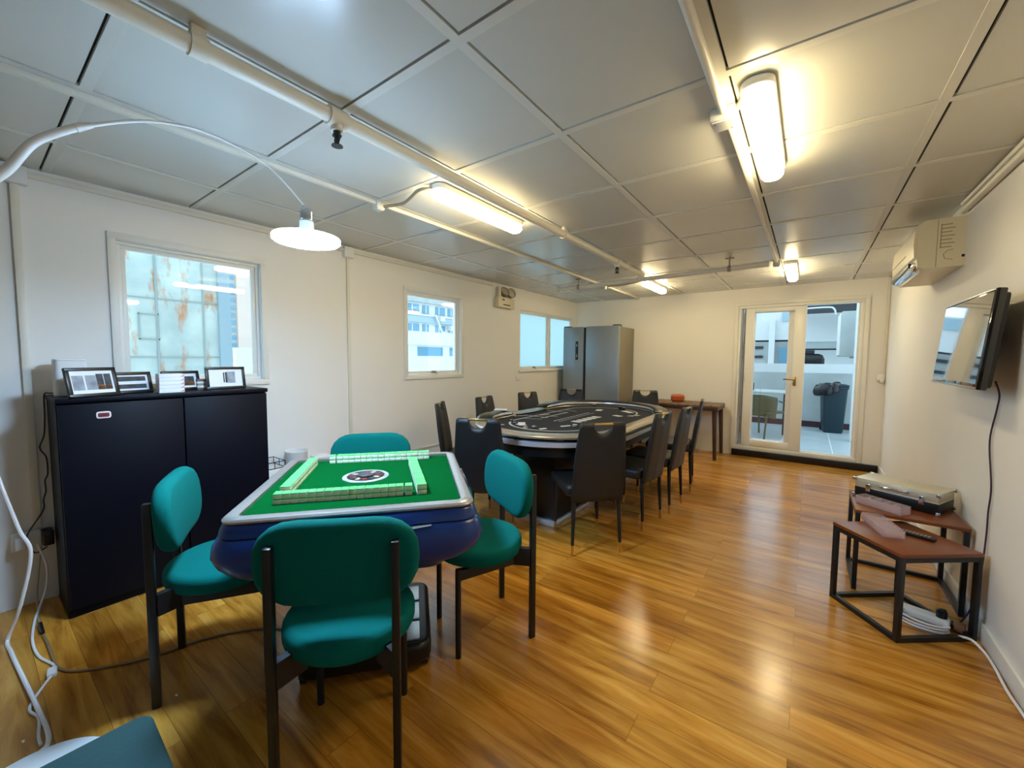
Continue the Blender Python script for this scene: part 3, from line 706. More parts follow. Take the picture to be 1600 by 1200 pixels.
spots = [
 ((-1.235, 2.588), (-.72, .69), 'black poker chair at the near right corner of the oval table, back to us'),
 ((-1.897, 2.284), (-.45, .89), 'dark blue-black poker chair at the near end of the oval table, behind the mahjong table'),
 ((-1.150, 3.187), (-.99, .11), 'first black chair along the right side of the poker table, behind the corner one'),
 ((-1.095, 3.656), (-1, .04), 'middle black chair along the right side of the poker table'),
 ((-1.117, 4.33), (-.98, -.16), 'farthest black chair on the right side of the poker table, seen edge-on'),
 ((-2.44, 2.70), (.85, .53), 'black chair nearest the left wall conduit, seen edge-on, left of the poker table'),
 ((-2.46, 3.27), (1, .1), 'black chair against the left wall below the middle window'),
 ((-2.43, 3.95), (.98, -.2), 'black chair against the left wall below the emergency light'),
 ((-2.42, 4.50), (.33, -.94), 'dark olive-black chair at the far end in front of the fridge'),
 ((-1.60, 5.00), (.35, -.93), 'grey-blue looking black chair at the far end in front of the slatted table')]
pc = None
for (x, y), f, lab in spots:
    if pc is None: pc = poker_chair(lab); o = pc
    else: o = dup(pc)
    place(o, (x, y, 0), face(*f), lab, PG)

# things lying on the poker table (z of felt = .747)
FZ = .7478
def chips(name, x, y, mats, label, group, spread=.0):
    for k, m_ in enumerate(mats):
        q = MB(); q.lathe([(.0185, 0), (.0195, .0006), (.0195, .0027), (.0185, .0033)], 18)
        if m_ != 'white_chip': q.lathe([(.012, .0034), (.001, .0035)], 14, m=1, cap=False)
        o = q.build('poker_chip', [M[m_], M['white_chip']]); a = random.uniform(0, 6)
        o.location = (x + spread * k * .03 * math.cos(1.1) + random.uniform(-.002, .002), y + spread * k * .03 * math.sin(1.1) + random.uniform(-.002, .002), FZ + (0 if spread else k * .0034)); o.rotation_euler = (0, 0, a)
        tag(o, label, 'poker chip', group)
G = 'loose poker chips on the black felt'
chips('a', -2.03, 2.60, ['gold_chip', 'gold_chip'], 'orange poker chip at the near left edge of the poker table', 'orange chips at the near left edge', 1)
chips('b', -2.075, 2.83, ['black_chip', 'navy_chip', 'black_chip', 'black_chip'], 'dark poker chip of the small stack nearest the left rail', 'dark chip stack by the left rail')
chips('c', -1.985, 2.755, ['navy_chip', 'navy_chip', 'navy_chip'], 'navy poker chip of the short stack beside the white cards', 'navy chip stack')
chips('d', -1.79, 2.63, ['white_chip', 'black_chip', 'white_chip', 'black_chip'], 'chip of the mixed black and white stack at the near end of the felt', 'near end mixed stack, left')
chips('e', -1.735, 2.665, ['black_chip', 'black_chip', 'black_chip', 'white_chip', 'black_chip'], 'chip of the taller dark stack at the near end of the felt', 'near end dark stack')
chips('f', -1.66, 2.66, ['white_chip', 'white_chip'], 'white chip lying at the near end of the felt', 'near end white chips', 1)
chips('g', -1.59, 2.87, ['white_chip', 'white_chip', 'white_chip'], 'white chip loosely spread behind the corner poker chair', 'white chips behind the corner chair', 1)
chips('h', -1.50, 2.91, ['black_chip', 'black_chip', 'white_chip', 'black_chip', 'black_chip', 'white_chip'], 'chip of the stack beside the back of the corner poker chair', 'stack behind the corner chair')
chips('i', -2.225, 3.10, ['red_chip'] * 5, 'dark red poker chip in the row by the dealer gap', 'red chips by the dealer gap', 1)
chips('j', -2.08, 3.30, ['brown_chip', 'gold_chip', 'brown_chip', 'brown_chip'], 'brown poker chip inside the white dealer rectangle', 'brown chips in the dealer rectangle', 1)
chips('k', -1.96, 3.17, ['brown_chip', 'brown_chip'], 'brown poker chip lying on the edge of the dealer rectangle', 'brown chips at the rectangle edge', 1)
chips('l', -1.64, 4.25, ['black_chip'] * 9, 'black poker chip of the tall stack at the far end of the felt', 'far end tall stack')
chips('m', -1.59, 4.22, ['black_chip'] * 7, 'black poker chip of the shorter stack at the far end of the felt', 'far end shorter stack')
chips('n', -1.99, 4.34, ['black_chip'] * 5 + ['white_chip'], 'chip of the small stack at the far left of the felt', 'far left stack')
chips('o', -1.37, 3.78, ['brown_chip', 'white_chip', 'brown_chip', 'white_chip', 'brown_chip'], 'brown or white chip spread along the right rail', 'chips spread along the right rail', 1)
def card(x, y, a, label, z=FZ, w=.063, l=.088, group=None, m_='paper'):
    o = MB().prism(rrect(-w / 2, w / 2, -l / 2, l / 2, .004, 2), 0, .0008).build('playing_card', M[m_]); o.location = (x, y, z); o.rotation_euler = (0, 0, a)
    return tag(o, label, 'card', group)
for k in range(5):
    card(-1.615 + .004 * k, 3.17 + .092 * k, PI / 2 + random.uniform(-.08, .08), '%s white card of the row of five along the middle of the felt' % ['nearest', 'second nearest', 'middle', 'second farthest', 'farthest'][k], group='row of five cards')
card(-1.945, 2.80, .6, 'white card beside the navy chips at the left of the felt')
card(-1.91, 2.74, 1.1, 'white card lying nearest to the mixed stacks at the left of the felt')
card(-1.79, 4.03, .2, 'lone white card at the far end of the felt', l=.12)
card(-1.50, 4.09, .9, 'long pale card at the far right of the felt near the rail', l=.16)
card(-1.47, 3.74, 1.2, 'white card half covered by chips near the right rail')
o = MB().box(-.06, .06, -.05, .05, 0, .006, b=.001).build('paper_pad', M['paper']); o.location = (-2.325, 3.00, .8105); o.rotation_euler = (0, 0, .5)
tag(o, 'white paper pad lying on the left padded rail of the poker table', 'paper')

# ================================================================ FRIDGE, SLATTED TABLE
t = thing('fridge', 'tall grey double-door fridge in the far left corner', 'fridge', (-2.665, 5.61, 0))
MB().box(-.445, .455, .065, .62, .03, 1.765, b=.006).build('body', M['fridge_side'], t)
def fdoor(x0, x1, n):
    q = MB(); q.box(x0, x1, 0, .06, .05, 1.78, b=.008); return q.build('door', M['fridge'], t)
d1 = fdoor(-.450, -.105, 1); d2 = fdoor(-.065, .455, 2)
MB().box(-.104, -.066, .022, .062, .055, 1.77).build('handle_groove', M['fridge_dark'], t)
q = MB(); q.box(-.235, -.19, -.003, .001, 1.28, 1.56, b=.001); q.box(-.222, -.203, -.004, -.001, 1.32, 1.36, m=1); q.box(-.222, -.203, -.004, -.001, 1.48, 1.52, m=1); q.build('display_panel', [M['green_led'], M['photo_grey']], d1)
MB().box(-.225, -.205, -.002, .0005, 1.655, 1.66).build('badge', M['steel'], d1)
for x in (-.40, .40): MB().box(x - .05, x + .05, .02, .12, 1.766, 1.796, b=.004).build('hinge_cover', M['fridge_dark'], t)
for x in (-.38, .38):
    for y in (.1, .55): MB().cyl((x, y, 0), (x, y, .035), .018).build('foot', M['black_plastic'], t)

t = thing('slatted_side_table', 'dark brown slatted table against the back wall beside the fridge', 'table', (-1.52, 5.945, 0))
q = MB(); n = 12; x0, x1 = -.575, .625; w = (x1 - x0) / n
for k in range(n):
    if k in (0, n - 1): q.prism(rrect(x0 + k * w + .004, x0 + (k + 1) * w - .004, -.275, .275, .03, 4), .677, .70)
    else: q.box(x0 + k * w + .004, x0 + (k + 1) * w - .004, -.275, .275, .677, .70, b=.003)
q.build('slat_top', M['slat_top'], t)
q = MB(); q.box(x0 + .01, x1 - .01, -.268, -.235, .635, .676, b=.004); q.box(x0 + .01, x1 - .01, .235, .268, .635, .676, b=.004); q.box(x0 + .01, x0 + .05, -.234, .234, .64, .676); q.box(x1 - .05, x1 - .01, -.234, .234, .64, .676); q.build('apron', M['dark_wood'], t)
for sx in (x0 + .06, x1 - .055):
    for sy in (-.245, .245): q = MB(); q.cyl((sx, sy * .97, .66), (sx + (.025 if sx > 0 else -.025), sy, 0), .028, .022, n=14); q.build('leg', M['dark_wood'], t)
t = thing('leather_pouch', 'small rounded tan-orange case on the slatted table', 'case', (-1.475, 6.0, .7005), .08)
q = MB(); q.cushion(rrect(-.09, .09, -.045, .045, .035, 5), .10, .03, dome=.004); q.build('body', M['orange'], t)
q = MB(); q.tube([(-.086, -.046, .06), (.0, -.0475, .06), (.086, -.046, .06)], .002); q.build('zip', M['brown_top'], t)

# ================================================================ BLACK CABINET AND WHAT STANDS ON IT
CH = 1.092
t = thing('black_cabinet', 'large black two-door cabinet under the rusty view window on the left', 'cabinet', (-2.858, .258, 0))
MB().box(-.345, -.02, .0, .925, .0, CH - .026, b=.003).build('body', M['cabinet'], t)
MB().box(-.348, .004, -.004, .93, CH - .025, CH, b=.006).build('top_panel', M['cabinet'], t)
for y0, y1 in ((.004, .482), (.488, .922)):
    dd = MB().box(-.019, 0, y0, y1, .045, CH - .032, b=.003).build('door', M['cabinet'], t)
    if y0 < .1:
        q = MB(); q.cushion(rrect(.132, .186, -.017, .017, .010, 4), .003, .001, m=0); q.cushion(rrect(.138, .180, -.011, .011, .006, 3), .0012, .0004, m=1, T=Matrix.Translation((0, 0, .003)))
        q.box(.142, .176, -.003, .003, .0042, .0046, m=2)
        q.bend(lambda p: (p[2], p[0], 1.0 + p[1])); q.build('badge', [M['paper'], M['red'], M['photo_dark']], dd)
MB().box(-.30, -.025, .01, .915, 0, .04).build('kick_strip', M['black_plastic'], t)

def photo_frame(x, y, yaw, w, h, lean, label, art):
    t = thing('picture_frame', label, 'picture frame', (x, y, CH + .0006), yaw, 'framed pictures on the black cabinet')
    T = Matrix.Rotation(lean, 4, 'X'); b = .016
    q = MB()
    q.box(-w / 2, w / 2, -.009, .009, 0, b, b=.002, T=T); q.box(-w / 2, w / 2, -.009, .009, h - b, h, b=.002, T=T)
    q.box(-w / 2, -w / 2 + b, -.009, .009, b, h - b, b=.002, T=T); q.box(w / 2 - b, w / 2, -.009, .009, b, h - b, b=.002, T=T)
    q.box(-w / 2 + .004, w / 2 - .004, -.008, -.004, .004, h - .004, T=T); q.build('frame', M['black_plastic'], t)
    q = MB(); q.box(-w / 2 + b - .001, w / 2 - b + .001, -.0035, .002, b - .001, h - b + .001, T=T)
    iw, ih = w - 2 * b, h - 2 * b
    for u0, u1, v0, v1, m_ in art: q.box(-iw / 2 + iw * u0, -iw / 2 + iw * u1, .002, .0024, b + ih * v0, b + ih * v1, m=m_, T=T)
    q.build('print', [M['paper'], M['photo_dark'], M['photo_grey'], M['photo_orange']], t)
    q = MB(); q.bar((0, -h * .75 * math.sin(lean) * -1 * -1 - .012, h * .7), (0, -h * .75 * math.sin(lean) - .06, .002), .04, .004); q.build('strut', M['black_plastic'], t)
def facing(fx, fy): return face(fx, fy)
LN = math.radians(14)
photo_frame(-2.885, .397, facing(.93, .37), .205, .148, LN, 'largest framed print, nearest the left edge of the black cabinet', [(.70, .96, .16, .80, 2), (.40, .66, .16, .80, 2), (.05, .22, .16, .86, 1), (.235, .40, .16, .86, 1), (.05, .40, .16, .36, 3)])
photo_frame(-2.985, .548, facing(.97, .24), .20, .118, LN, 'framed print with two dark bands, behind the largest frame', [(.06, .92, .60, .90, 1), (.06, .90, .12, .40, 1)])
photo_frame(-3.02, .785, facing(.98, .2), .19, .118, LN, 'framed print with an orange patch, half hidden by the white box stack', [(.08, .50, .14, .80, 1), (.10, .48, .14, .42, 3)])
photo_frame(-2.965, .993, facing(1, .03), .215, .140, math.radians(9), 'framed print at the right end of the black cabinet', [(.22, .46, .2, .86, 2), (.46, .52, .22, .84, 1), (.54, .58, .24, .82, 1)])
for k in range(5):
    t = thing('small_white_box', '%s small white box of the five stacked on the black cabinet' % ['lowest', 'second lowest', 'middle', 'second highest', 'topmost'][k], 'box', (-2.915, .70, CH + .0006 + k * .0212), PI / 2 + random.uniform(-.02, .02), 'white boxes stacked on the cabinet')
    MB().box(-.056, .056, -.035, .035, 0, .0206, b=.001).build('box', M['paper'], t)
    q = MB(); q.loft([[(.0565 - .018 * 0, -.0354 - e, .002), (.0565, -.0354 - e, .019), (.036, -.0354 - e, .004)] for e in (0, .0004)]); q.build('printed_corner', M['pink'], t)
t = thing('white_canister', 'white box-shaped canister at the left back of the black cabinet', 'canister', (-3.09, .335, CH))
MB().prism(rrect(-.055, .055, -.058, .058, .02, 5), 0, .178).build('body', M['white_plastic'], t)
MB().cushion(rrect(-.054, .054, -.057, .057, .02, 5), .008, .003, T=Matrix.Translation((0, 0, .1785))).build('lid', M['white_plastic'], t)
for k in range(5):
    o = MB().box(-.045, .045, -.03, .03, 0, .0125, b=.001).build('small_booklet', M[['slat_top', 'paper', 'flex', 'paper', 'brown_chip'][k]]); o.location = (-3.06, .885, CH + k * .0128); o.rotation_euler = (0, 0, random.uniform(-.08, .08))
    tag(o, '%s of the five small booklets stacked between the two right-hand frames' % ['lowest', 'second', 'middle', 'fourth', 'topmost'][k], 'booklet', 'booklets stacked on the cabinet')
# things on the floor between the cabinet and the far teal chair
t = thing('white_bin', 'white round bin standing against the left wall behind the mahjong table', 'bin', (-3.10, 1.475, 0))
q = MB(); q.lathe([(.055, .0), (.06, .004), (.078, .585), (.081, .59), (.078, .594), (.074, .59), (.057, .012), (.001, .012)], 28); q.build('body', M['white_plastic'], t)
o = MB().box(-.055, .055, -.06, .06, 0, .515, b=.004).build('white_carton', M['paper']); o.location = (-3.12, 1.675, 0); tag(o, 'white carton right of the white round bin', 'carton')
t = thing('white_rack', 'white crate with a black wire basket beside the black cabinet', 'crate', (-3.11, 1.285, 0))
MB().box(-.10, .10, -.065, .075, 0, .50, b=.006).build('crate', M['white_plastic'], t)
q = MB()
for z in (.505, .55): q.tube([(-.09, -.06, z), (.09, -.06, z), (.09, .07, z), (-.09, .07, z)], .003, 6, closed=True)
for x, y in ((-.09, -.06), (.09, -.06), (.09, .07), (-.09, .07), (0, -.06), (0, .07), (.09, 0)): q.tube([(x, y, .50), (x, y, .55)], .0025, 6)
q.build('wire_basket', M['black_metal'], t)

# wall socket with adapters, cables
t = thing('wall_socket', 'white double socket low on the left wall beside the black cabinet', 'socket', (XL, .16, .345))
MB().box(0, .035, -.05, .05, -.045, .045, b=.006).build('box', M['white_plastic'], t)
q = MB(); q.box(.0355, .075, -.04, -.005, -.03, .03, b=.005); q.build('white_plug', M['white_plastic'], t)
t = thing('power_adapter', 'black power adapter plugged into the wall socket by the cabinet', 'adapter', (XL + .036, .222, .35))
q = MB(); q.box(-.034, .05, -.010, .028, -.04, .035, b=.006); q.build('body', M['black_plastic'], t)
q = MB(); q.box(.0501, .052, -.006, .022, -.02, .02); q.build('prong_face', M['black_metal'], t)
def cable(name, pts, r, m_, label, k=6, cat='cable'):
    o = MB().tube(spline(pts, k), r, 8).build(name, M[m_]); return tag(o, label, cat)
cable('black_cable', [(-3.15, .30, 1.098), (-3.19, .27, 1.10), (-3.218, .253, 1.09), (-3.218, .25, .98), (-3.218, .243, .88), (-3.218, .226, .815), (-3.218, .246, .76), (-3.218, .247, .674), (-3.215, .236, .64), (-3.21, .236, .585), (-3.21, .226, .54), (-3.205, .222, .486), (-3.18, .17, .40), (-3.17, .16, .36), (-3.15, .18, .29), (-3.165, .225, .30)], .0032, 'black_plastic', 'thin black cable zigzagging down the wall from the cabinet to the socket')
cable('white_cable', [(-3.15, .19, .33), (-3.13, .215, .22), (-3.12, .21, .11), (-3.09, .18, .02), (-2.98, .155, .006), (-2.788, .135, .006), (-2.62, .14, .006), (-2.50, .17, .006), (-2.458, .169, .010)], .005, 'cord', 'white cable from the wall socket down to the inline switch on the floor')
o = MB().box(-.03, .03, -.014, .014, 0, .018, b=.005).build('inline_switch', M['white_plastic']); o.location = (-2.43, .162, .001); o.rotation_euler = (0, 0, -.12); tag(o, 'small white inline switch box on the floor near the left cables', 'switch')
cable('white_cable', [(-2.40, .155, .010), (-2.304, .108, .006), (-2.235, .090, .006), (-2.161, .106, .006), (-2.06, .098, .006), (-2.0, .098, .008)], .0045, 'cord', 'thin white cable from the inline switch to the lamp base')
cable('white_cable', [(-2.74, -.06, 1.15), (-2.76, .03, .98), (-2.8, .092, .669), (-2.80, .122, .516), (-2.80, .149, .402), (-2.82, .11, .172), (-2.868, .068, .012), (-2.74, .072, .008), (-2.50, .088, .009), (-2.25, .105, .015), (-2.062, .118, .0075), (-1.985, .112, .0075), (-1.965, .095, .009)], .007, 'cord', 'thick white cable hanging at the far left and running over the floor')
cable('tan_cable', [(-2.80, .168, .006), (-2.70, .174, .006), (-2.604, .175, .005), (-2.437, .186, .005), (-2.337, .256, .005), (-2.232, .415, .005), (-2.18, .60, .005), (-2.06, .78, .005), (-1.90, .88, .005), (-1.72, .95, .03)], .0055, 'tan_cord', 'tan cable on the floor running under the mahjong table')
cable('grey_cable', [(-3.16, .205, .31), (-3.19, .195, .2), (-3.17, .18, .06), (-3.05, .17, .006), (-2.95, .168, .006)], .003, 'flex', 'thin grey cable hanging straight down from the wall socket')
o = MB().cyl((-2.93, .168, .009), (-2.82, .168, .009), .008).build('plug_coupler', M['black_plastic']); tag(o, 'small black plug joining the grey and tan cables on the floor', 'plug')

# ================================================================ ARC LAMP
LB = (-1.755, -.035)
t = thing('arc_lamp', 'white arc floor lamp with a glowing round disc over the mahjong table', 'floor lamp', (*LB, 0))
def loc_(p): return (p[0] - LB[0], p[1] - LB[1], p[2])
q = MB(); q.lathe([(.20, 0), (.205, .006), (.203, .018), (.196, .022), (.001, .022)], 48); q.bend(lambda p_: (p_[0] * .9 - .025, p_[1] * .9 + .095, p_[2])); q.build('base', M['lamp_white'], t)
MB().tube([(0, 0, .02), (0, 0, .8), (0, 0, 1.5)], .014, 14).build('pole', M['lamp_white'], t)
A = [loc_(p) for p in ((-1.755, -.035, 1.5), (-1.754, -.02, 1.6), (-1.7485, .035, 1.705), (-1.743, .098, 1.79), (-1.737, .145, 1.875), (-1.732, .194, 1.924), (-1.726, .244, 1.963))]
MB().tube(spline(A, 6), lambda k: .0135 - .0035 * k, 14).build('lower_arm', M['lamp_white'], t)
q = MB(); a, b = Vector(A[-1]), Vector(loc_((-1.7235, .262, 1.972))); q.cyl(Vector(A[-2]).lerp(a, .7), b, .0118, .0075, n=14); q.build('joint', M['lamp_white'], t)
A2 = [loc_(p) for p in ((-1.7235, .262, 1.972), (-1.716, .34, 2.016), (-1.708, .416, 2.046), (-1.695, .532, 2.062), (-1.678, .683, 2.033), (-1.669, .767, 1.982), (-1.660, .847, 1.905))]
MB().tube(spline(A2, 6), lambda k: .0055 - .0025 * k, 10).build('upper_arm', M['lamp_white'], t)
lx, ly, lz = loc_((-1.66, .855, 1.775))
q = MB(); q.bar(A2[-1], (lx, ly, lz + .10), .014, .008); q.lathe([(.006, .128), (.02, .118), (.023, .108), (.023, .076), (.02, .073)], 18, c=(lx, ly, lz)); q.build('swivel', M['chrome'], t)
q = MB(); q.lathe([(.02, .072), (.026, .068), (.027, .026), (.034, .022)], 30, c=(lx, ly, lz)); q.build('socket', M['lamp_white'], t)
q = MB(); q.lathe([(.029, .021), (.06, .018), (.11, .011), (.1235, .006)], 40, c=(lx, ly, lz), m=0, cap=False); q.lathe([(.1235, .0055), (.1255, .002), (.1255, -.008), (.119, -.014), (.05, -.017), (.001, -.017)], 40, m=1, c=(lx, ly, lz), cap=False); q.build('shade', [M['cool_soft'], M['cool_emit']], t)

# padded stool seat, cut by the lower left corner of the frame
t = thing('padded_stool', 'dark teal-grey padded square stool beside the lamp base at the lower left', 'stool', (-1.437, .14, 0), math.radians(-2))
q = MB(); q.cushion(rrect(-.15, .15, -.15, .15, .04, 6), .06, .015, T=Matrix.Translation((0, 0, .16))); q.build('seat', M['pad'], t)
MB().cyl((.06, 0, .02), (.06, 0, .1595), .03).build('pedestal', M['black_plastic'], t)
MB().lathe([(.085, 0), (.09, .004), (.088, .018), (.001, .02)], 28, c=(.06, 0, 0)).build('foot_disc', M['black_plastic'], t)

# ================================================================ RIGHT WALL: AIR CONDITIONER, TELEVISION
t = thing('air_conditioner', 'cream wall air conditioner at the top of the right wall', 'air conditioner', (XR, 3.51, 1.862), 0)
prof = [(0, 0), (.168, 0), (.198, .012), (.206, .06), (.206, .235), (.196, .272), (.17, .288), (0, .288)]
q = MB(); q.loft([[(-d_, y, z) for d_, z in prof] for y in (.0, .80)]); q.build('body', M['cream_plastic'], t, angle=25)
q = MB(); pf = [(.2065, .062), (.217, .075), (.222, .15), (.217, .245), (.2, .276), (.1965, .272), (.2062, .234), (.2062, .064)]
q.loft([[(-d_, y, z) for d_, z in pf] for y in (.006, .794)]); q.build('front_panel', M['cream_plastic'], t, angle=25)
q = MB(); q.box(-.2225, -.2205, .26, .78, .128, .134); q.build('panel_seam', M['cream_dark'], t)
q = MB(); R = []
for y, s in ((.02, .2), (.06, .7), (.14, 1), (.68, 1), (.75, .8), (.79, .3)):
    R.append([(-(.186 + .034 * s * math.cos(a)), y, .034 + .044 * s * math.sin(a)) for a in [2 * PI * k / 14 for k in range(14)]])
q.loft(R); q.build('louvre', M['chrome'], t)
q = MB(); q.loft([[(-.2135, y, .010 + h), (-.2245, y, .024 + h), (-.2245, y, .044 + h), (-.213, y, .044 + h)] for y, h in ((.12, .014), (.40, .004), (.74, .0))]); q.build('air_slot', M['black_plastic'], t)
q = MB()
for k in range(7): q.box(-.105 + .0, -.06 + .012 * (k % 2), -.0012, -.0002, .115 + k * .022, .120 + k * .022)
q.box(-.108, -.104, -.0012, -.0002, .112, .255); q.tube([(-.05, -.0008, .04), (-.085, -.0008, .05), (-.092, -.0008, .075), (-.075, -.0008, .095), (-.05, -.0008, .10)], .0015, 6)
q.box(-.016, -.003, -.0014, .002, .05, .065, m=1); q.box(-.122, -.1195, -.0012, -.0002, .004, .285); q.build('side_grooves', [M['cream_dark'], M['black_plastic']], t)
t = thing('television', 'small black flat television bracketed to the right wall', 'television', (XR - .095, 2.93, 1.39)); t.rotation_euler = (0, math.radians(5), 0)
q = MB(); q.box(-.022, .01, -.385, .385, -.215, .215, b=.006); q.build('bezel', M['black_gloss'], t)
q = MB(); R = []
for d_, k in ((.0102, .98), (.024, .97), (.04, .8), (.046, .7)): R.append([(d_, y, z) for y, z in rrect(-.38 * k, .38 * k, -.21 * k, .205 * k, .02, 4)])
q.loft(R); q.build('back_shell', M['black_plastic'], t)
MB().box(-.0232, -.0221, -.368, .368, -.190, .2).build('screen', M['screen'], t, smooth=False)
q = MB(); q.box(-.0245, -.0222, -.382, .382, -.213, -.204, b=.0008); q.box(-.0245, -.0222, -.382, .382, .205, .212, b=.0008); q.build('bezel_edge', M['steel'], t)
q = MB(); q.box(.046, .06, -.08, .08, -.08, .08); q.bar((.055, 0, .03), (.088, 0, .03), .03, .03); q.build('wall_bracket', M['black_metal'], t)
cable('television_cable', [(.675, 2.72, 1.21), (.700, 2.76, 1.15), (.706, 2.80, 1.078), (.706, 2.855, .921), (.706, 2.79, .723), (.706, 2.80, .599), (.706, 2.80, .48), (.700, 2.80, .32), (.69, 2.84, .12), (.66, 2.86, .012), (.63, 2.845, .012)], .0035, 'purple_cord', 'thin dark purple cable hanging from the television to the floor')

# ================================================================ COFFEE TABLES AND WHAT IS ON THEM
def square_table(name, label, loc, rz, sx, sy, h, sides):
    t = thing(name, label, 'table', (*loc, 0), rz, 'square coffee tables by the right wall')
    MB().box(-sx / 2, sx / 2, -sy / 2, sy / 2, h - .018, h, b=.003).build('board_top', M['brown_top'], t)
    w = .022; hx, hy = sx / 2 - w / 2 - .002, sy / 2 - w / 2 - .002
    for a in (-1, 1):
        for b in (-1, 1):
            MB().box(a * hx - w / 2, a * hx + w / 2, b * hy - w / 2, b * hy + w / 2, 0, h - .0185, b=.0015).build('leg', M['black_metal'], t)
    for s, z0_, z1_ in sides:
        q = MB(); e = w / 2
        if s == 'l': q.box(-hx - e, -hx + e, -hy + e, hy - e, z0_, z1_)
        if s == 'r': q.box(hx - e, hx + e, -hy + e, hy - e, z0_, z1_)
        if s == 'n': q.box(-hx + e, hx - e, -hy - e, -hy + e, z0_, z1_)
        if s == 'f': q.box(-hx + e, hx - e, hy - e, hy + e, z0_, z1_)
        q.build('rail', M['black_metal'], t)
    return t
F = (0, .022)
FH, RH = .42, .462
square_table('coffee_table', 'lower brown-topped coffee table with black square frame, nearest the camera', (.418, 2.757), math.radians(38.5), .395, .38, FH,
             [('l', *F), ('r', *F), ('n', *F), ('f', *F)] + [(s, FH - .04, FH - .0185) for s in 'lrnf'])
square_table('coffee_table', 'slightly taller brown-topped coffee table behind the first, carrying the silver case', (.472, 3.16), 0, .445, .43, RH,
             [('l', *F), ('r', *F), ('f', *F)] + [(s, RH - .036, RH - .0185) for s in 'lrf'])
t = thing('chip_case', 'silver and black aluminium carrying case on the farther coffee table', 'case', (.481, 3.262, RH), math.radians(-27))
l_, w_ = .375, .215
MB().box(-l_ / 2, l_ / 2, -w_ / 2, w_ / 2, .004, .062, b=.005).build('base_shell', M['black_plastic'], t)
MB().box(-l_ / 2, l_ / 2, -w_ / 2, w_ / 2, .0635, .115, b=.005).build('lid', M['alu'], t)
q = MB()
for z in (.0632, .1125): q.box(-l_ / 2 - .002, l_ / 2 + .002, -w_ / 2 - .002, w_ / 2 + .002, z, z + .005, b=.0015)
q.build('edge_trim', M['alu'], t)
for sx in (-1, 1):
    for sy in (-1, 1):
        MB().box(sx * l_ / 2 - .010, sx * l_ / 2 + .010, sy * w_ / 2 - .010, sy * w_ / 2 + .010, .100, .120, b=.004).build('corner_cap', M['chrome'], t)
        MB().box(sx * l_ / 2 - .009, sx * l_ / 2 + .009, sy * w_ / 2 - .009, sy * w_ / 2 + .009, .0, .02, b=.004).build('corner_cap', M['chrome'], t)
q = MB(); q.tube(spline([(-.055, -w_ / 2 - .004, .092), (-.05, -w_ / 2 - .03, .098), (0, -w_ / 2 - .036, .10), (.05, -w_ / 2 - .03, .098), (.055, -w_ / 2 - .004, .092)], 6), .0055)
for s in (-1, 1): q.box(s * .055 - .008, s * .055 + .008, -w_ / 2 - .008, -w_ / 2 + .0, .084, .10, b=.002)
q.build('handle', M['chrome'], t)
for s in (-1, 1):
    q = MB(); q.box(s * .12 - .012, s * .12 + .012, -w_ / 2 - .006, -w_ / 2 - .0005, .045, .09, b=.002); q.cyl((s * .12, -w_ / 2 - .005, .075), (s * .12, -w_ / 2 - .009, .075), .004); q.build('latch', M['chrome'], t)
def tray(loc, rz, l, w, h, label, n):
    t = thing('chip_tray', label, 'tray', loc, rz, 'clear chip trays on the coffee tables')
    q = MB(); q.box(-l / 2, l / 2, -w / 2, w / 2, 0, .004, b=.001)
    for s in (-1, 1): q.box(-l / 2, l / 2, s * w / 2 - .0015, s * w / 2 + .0015, .0035, h, b=.0007)
    for k in range(n + 1): x = -l / 2 + .0015 + (l - .003) * k / n; q.box(x - .0015, x + .0015, -w / 2 + .002, w / 2 - .002, .0035, h * (.95 if k % 2 else 1), b=.0007)
    q.build('tray', M['clear'], t)
    q = MB()
    for k in range(n):
        x = -l / 2 + l * (k + .5) / n
        for s in (-1, 1): q.lathe([(.0195, .0045), (.0195, .014), (.012, .014)], 18, c=(x, s * w * .24, 0), cap=False)
    q.build('chip_cups', M['clear'], t)
tray((.372, 3.06, RH + .0005), math.radians(-38), .225, .075, .045, 'clear pinkish chip tray in front of the silver case', 5)
tray((.348, 2.815, FH + .0005), math.radians(-76), .25, .085, .04, 'clear pinkish chip tray on the nearer coffee table', 6)
t = thing('remote_control', 'dark remote control beside the clear tray on the nearer coffee table', 'remote', (.46, 2.80, FH + .0005), math.radians(-25))
MB().box(-.085, .085, -.021, .021, 0, .016, b=.005).build('body', M['black_plastic'], t)
q = MB()
for i in range(9):
    for j in range(3): q.box(-.05 + i * .014 - .004, -.05 + i * .014 + .004, -.012 + j * .012 - .0035, -.012 + j * .012 + .0035, .0158, .0172, b=.0006)
q.build('buttons', M['flex'], t)
t = thing('power_strip', 'white power strip with a coiled white lead on the floor under the nearer coffee table', 'power strip', (.525, 2.79, 0), math.radians(-14))
MB().box(-.085, .085, -.028, .028, .012, .05, b=.006).build('body', M['white_plastic'], t)
q = MB(); q.cyl((.055, 0, .0505), (.055, 0, .082), .02, n=14); q.box(.04, .07, -.015, .015, .076, .09, b=.004); q.build('black_plug', M['black_plastic'], t)
q = MB(); P = []
for k in range(90):
    a = 2 * PI * k / 18; P.append((.0 + (.088 + .006 * math.sin(k * .31)) * math.cos(a), -.055 + (.05 + .012 * math.sin(k * .17)) * math.sin(a), .006 + .0022 * k / 5 + .0015 * math.sin(k)))
q.tube(P, .0045, 7); q.build('coiled_lead', M['cord'], t)
q = MB(); q.box(.095, .135, -.01, .03, .005, .045, b=.006); q.build('adapter', M['brown_chip'], t)
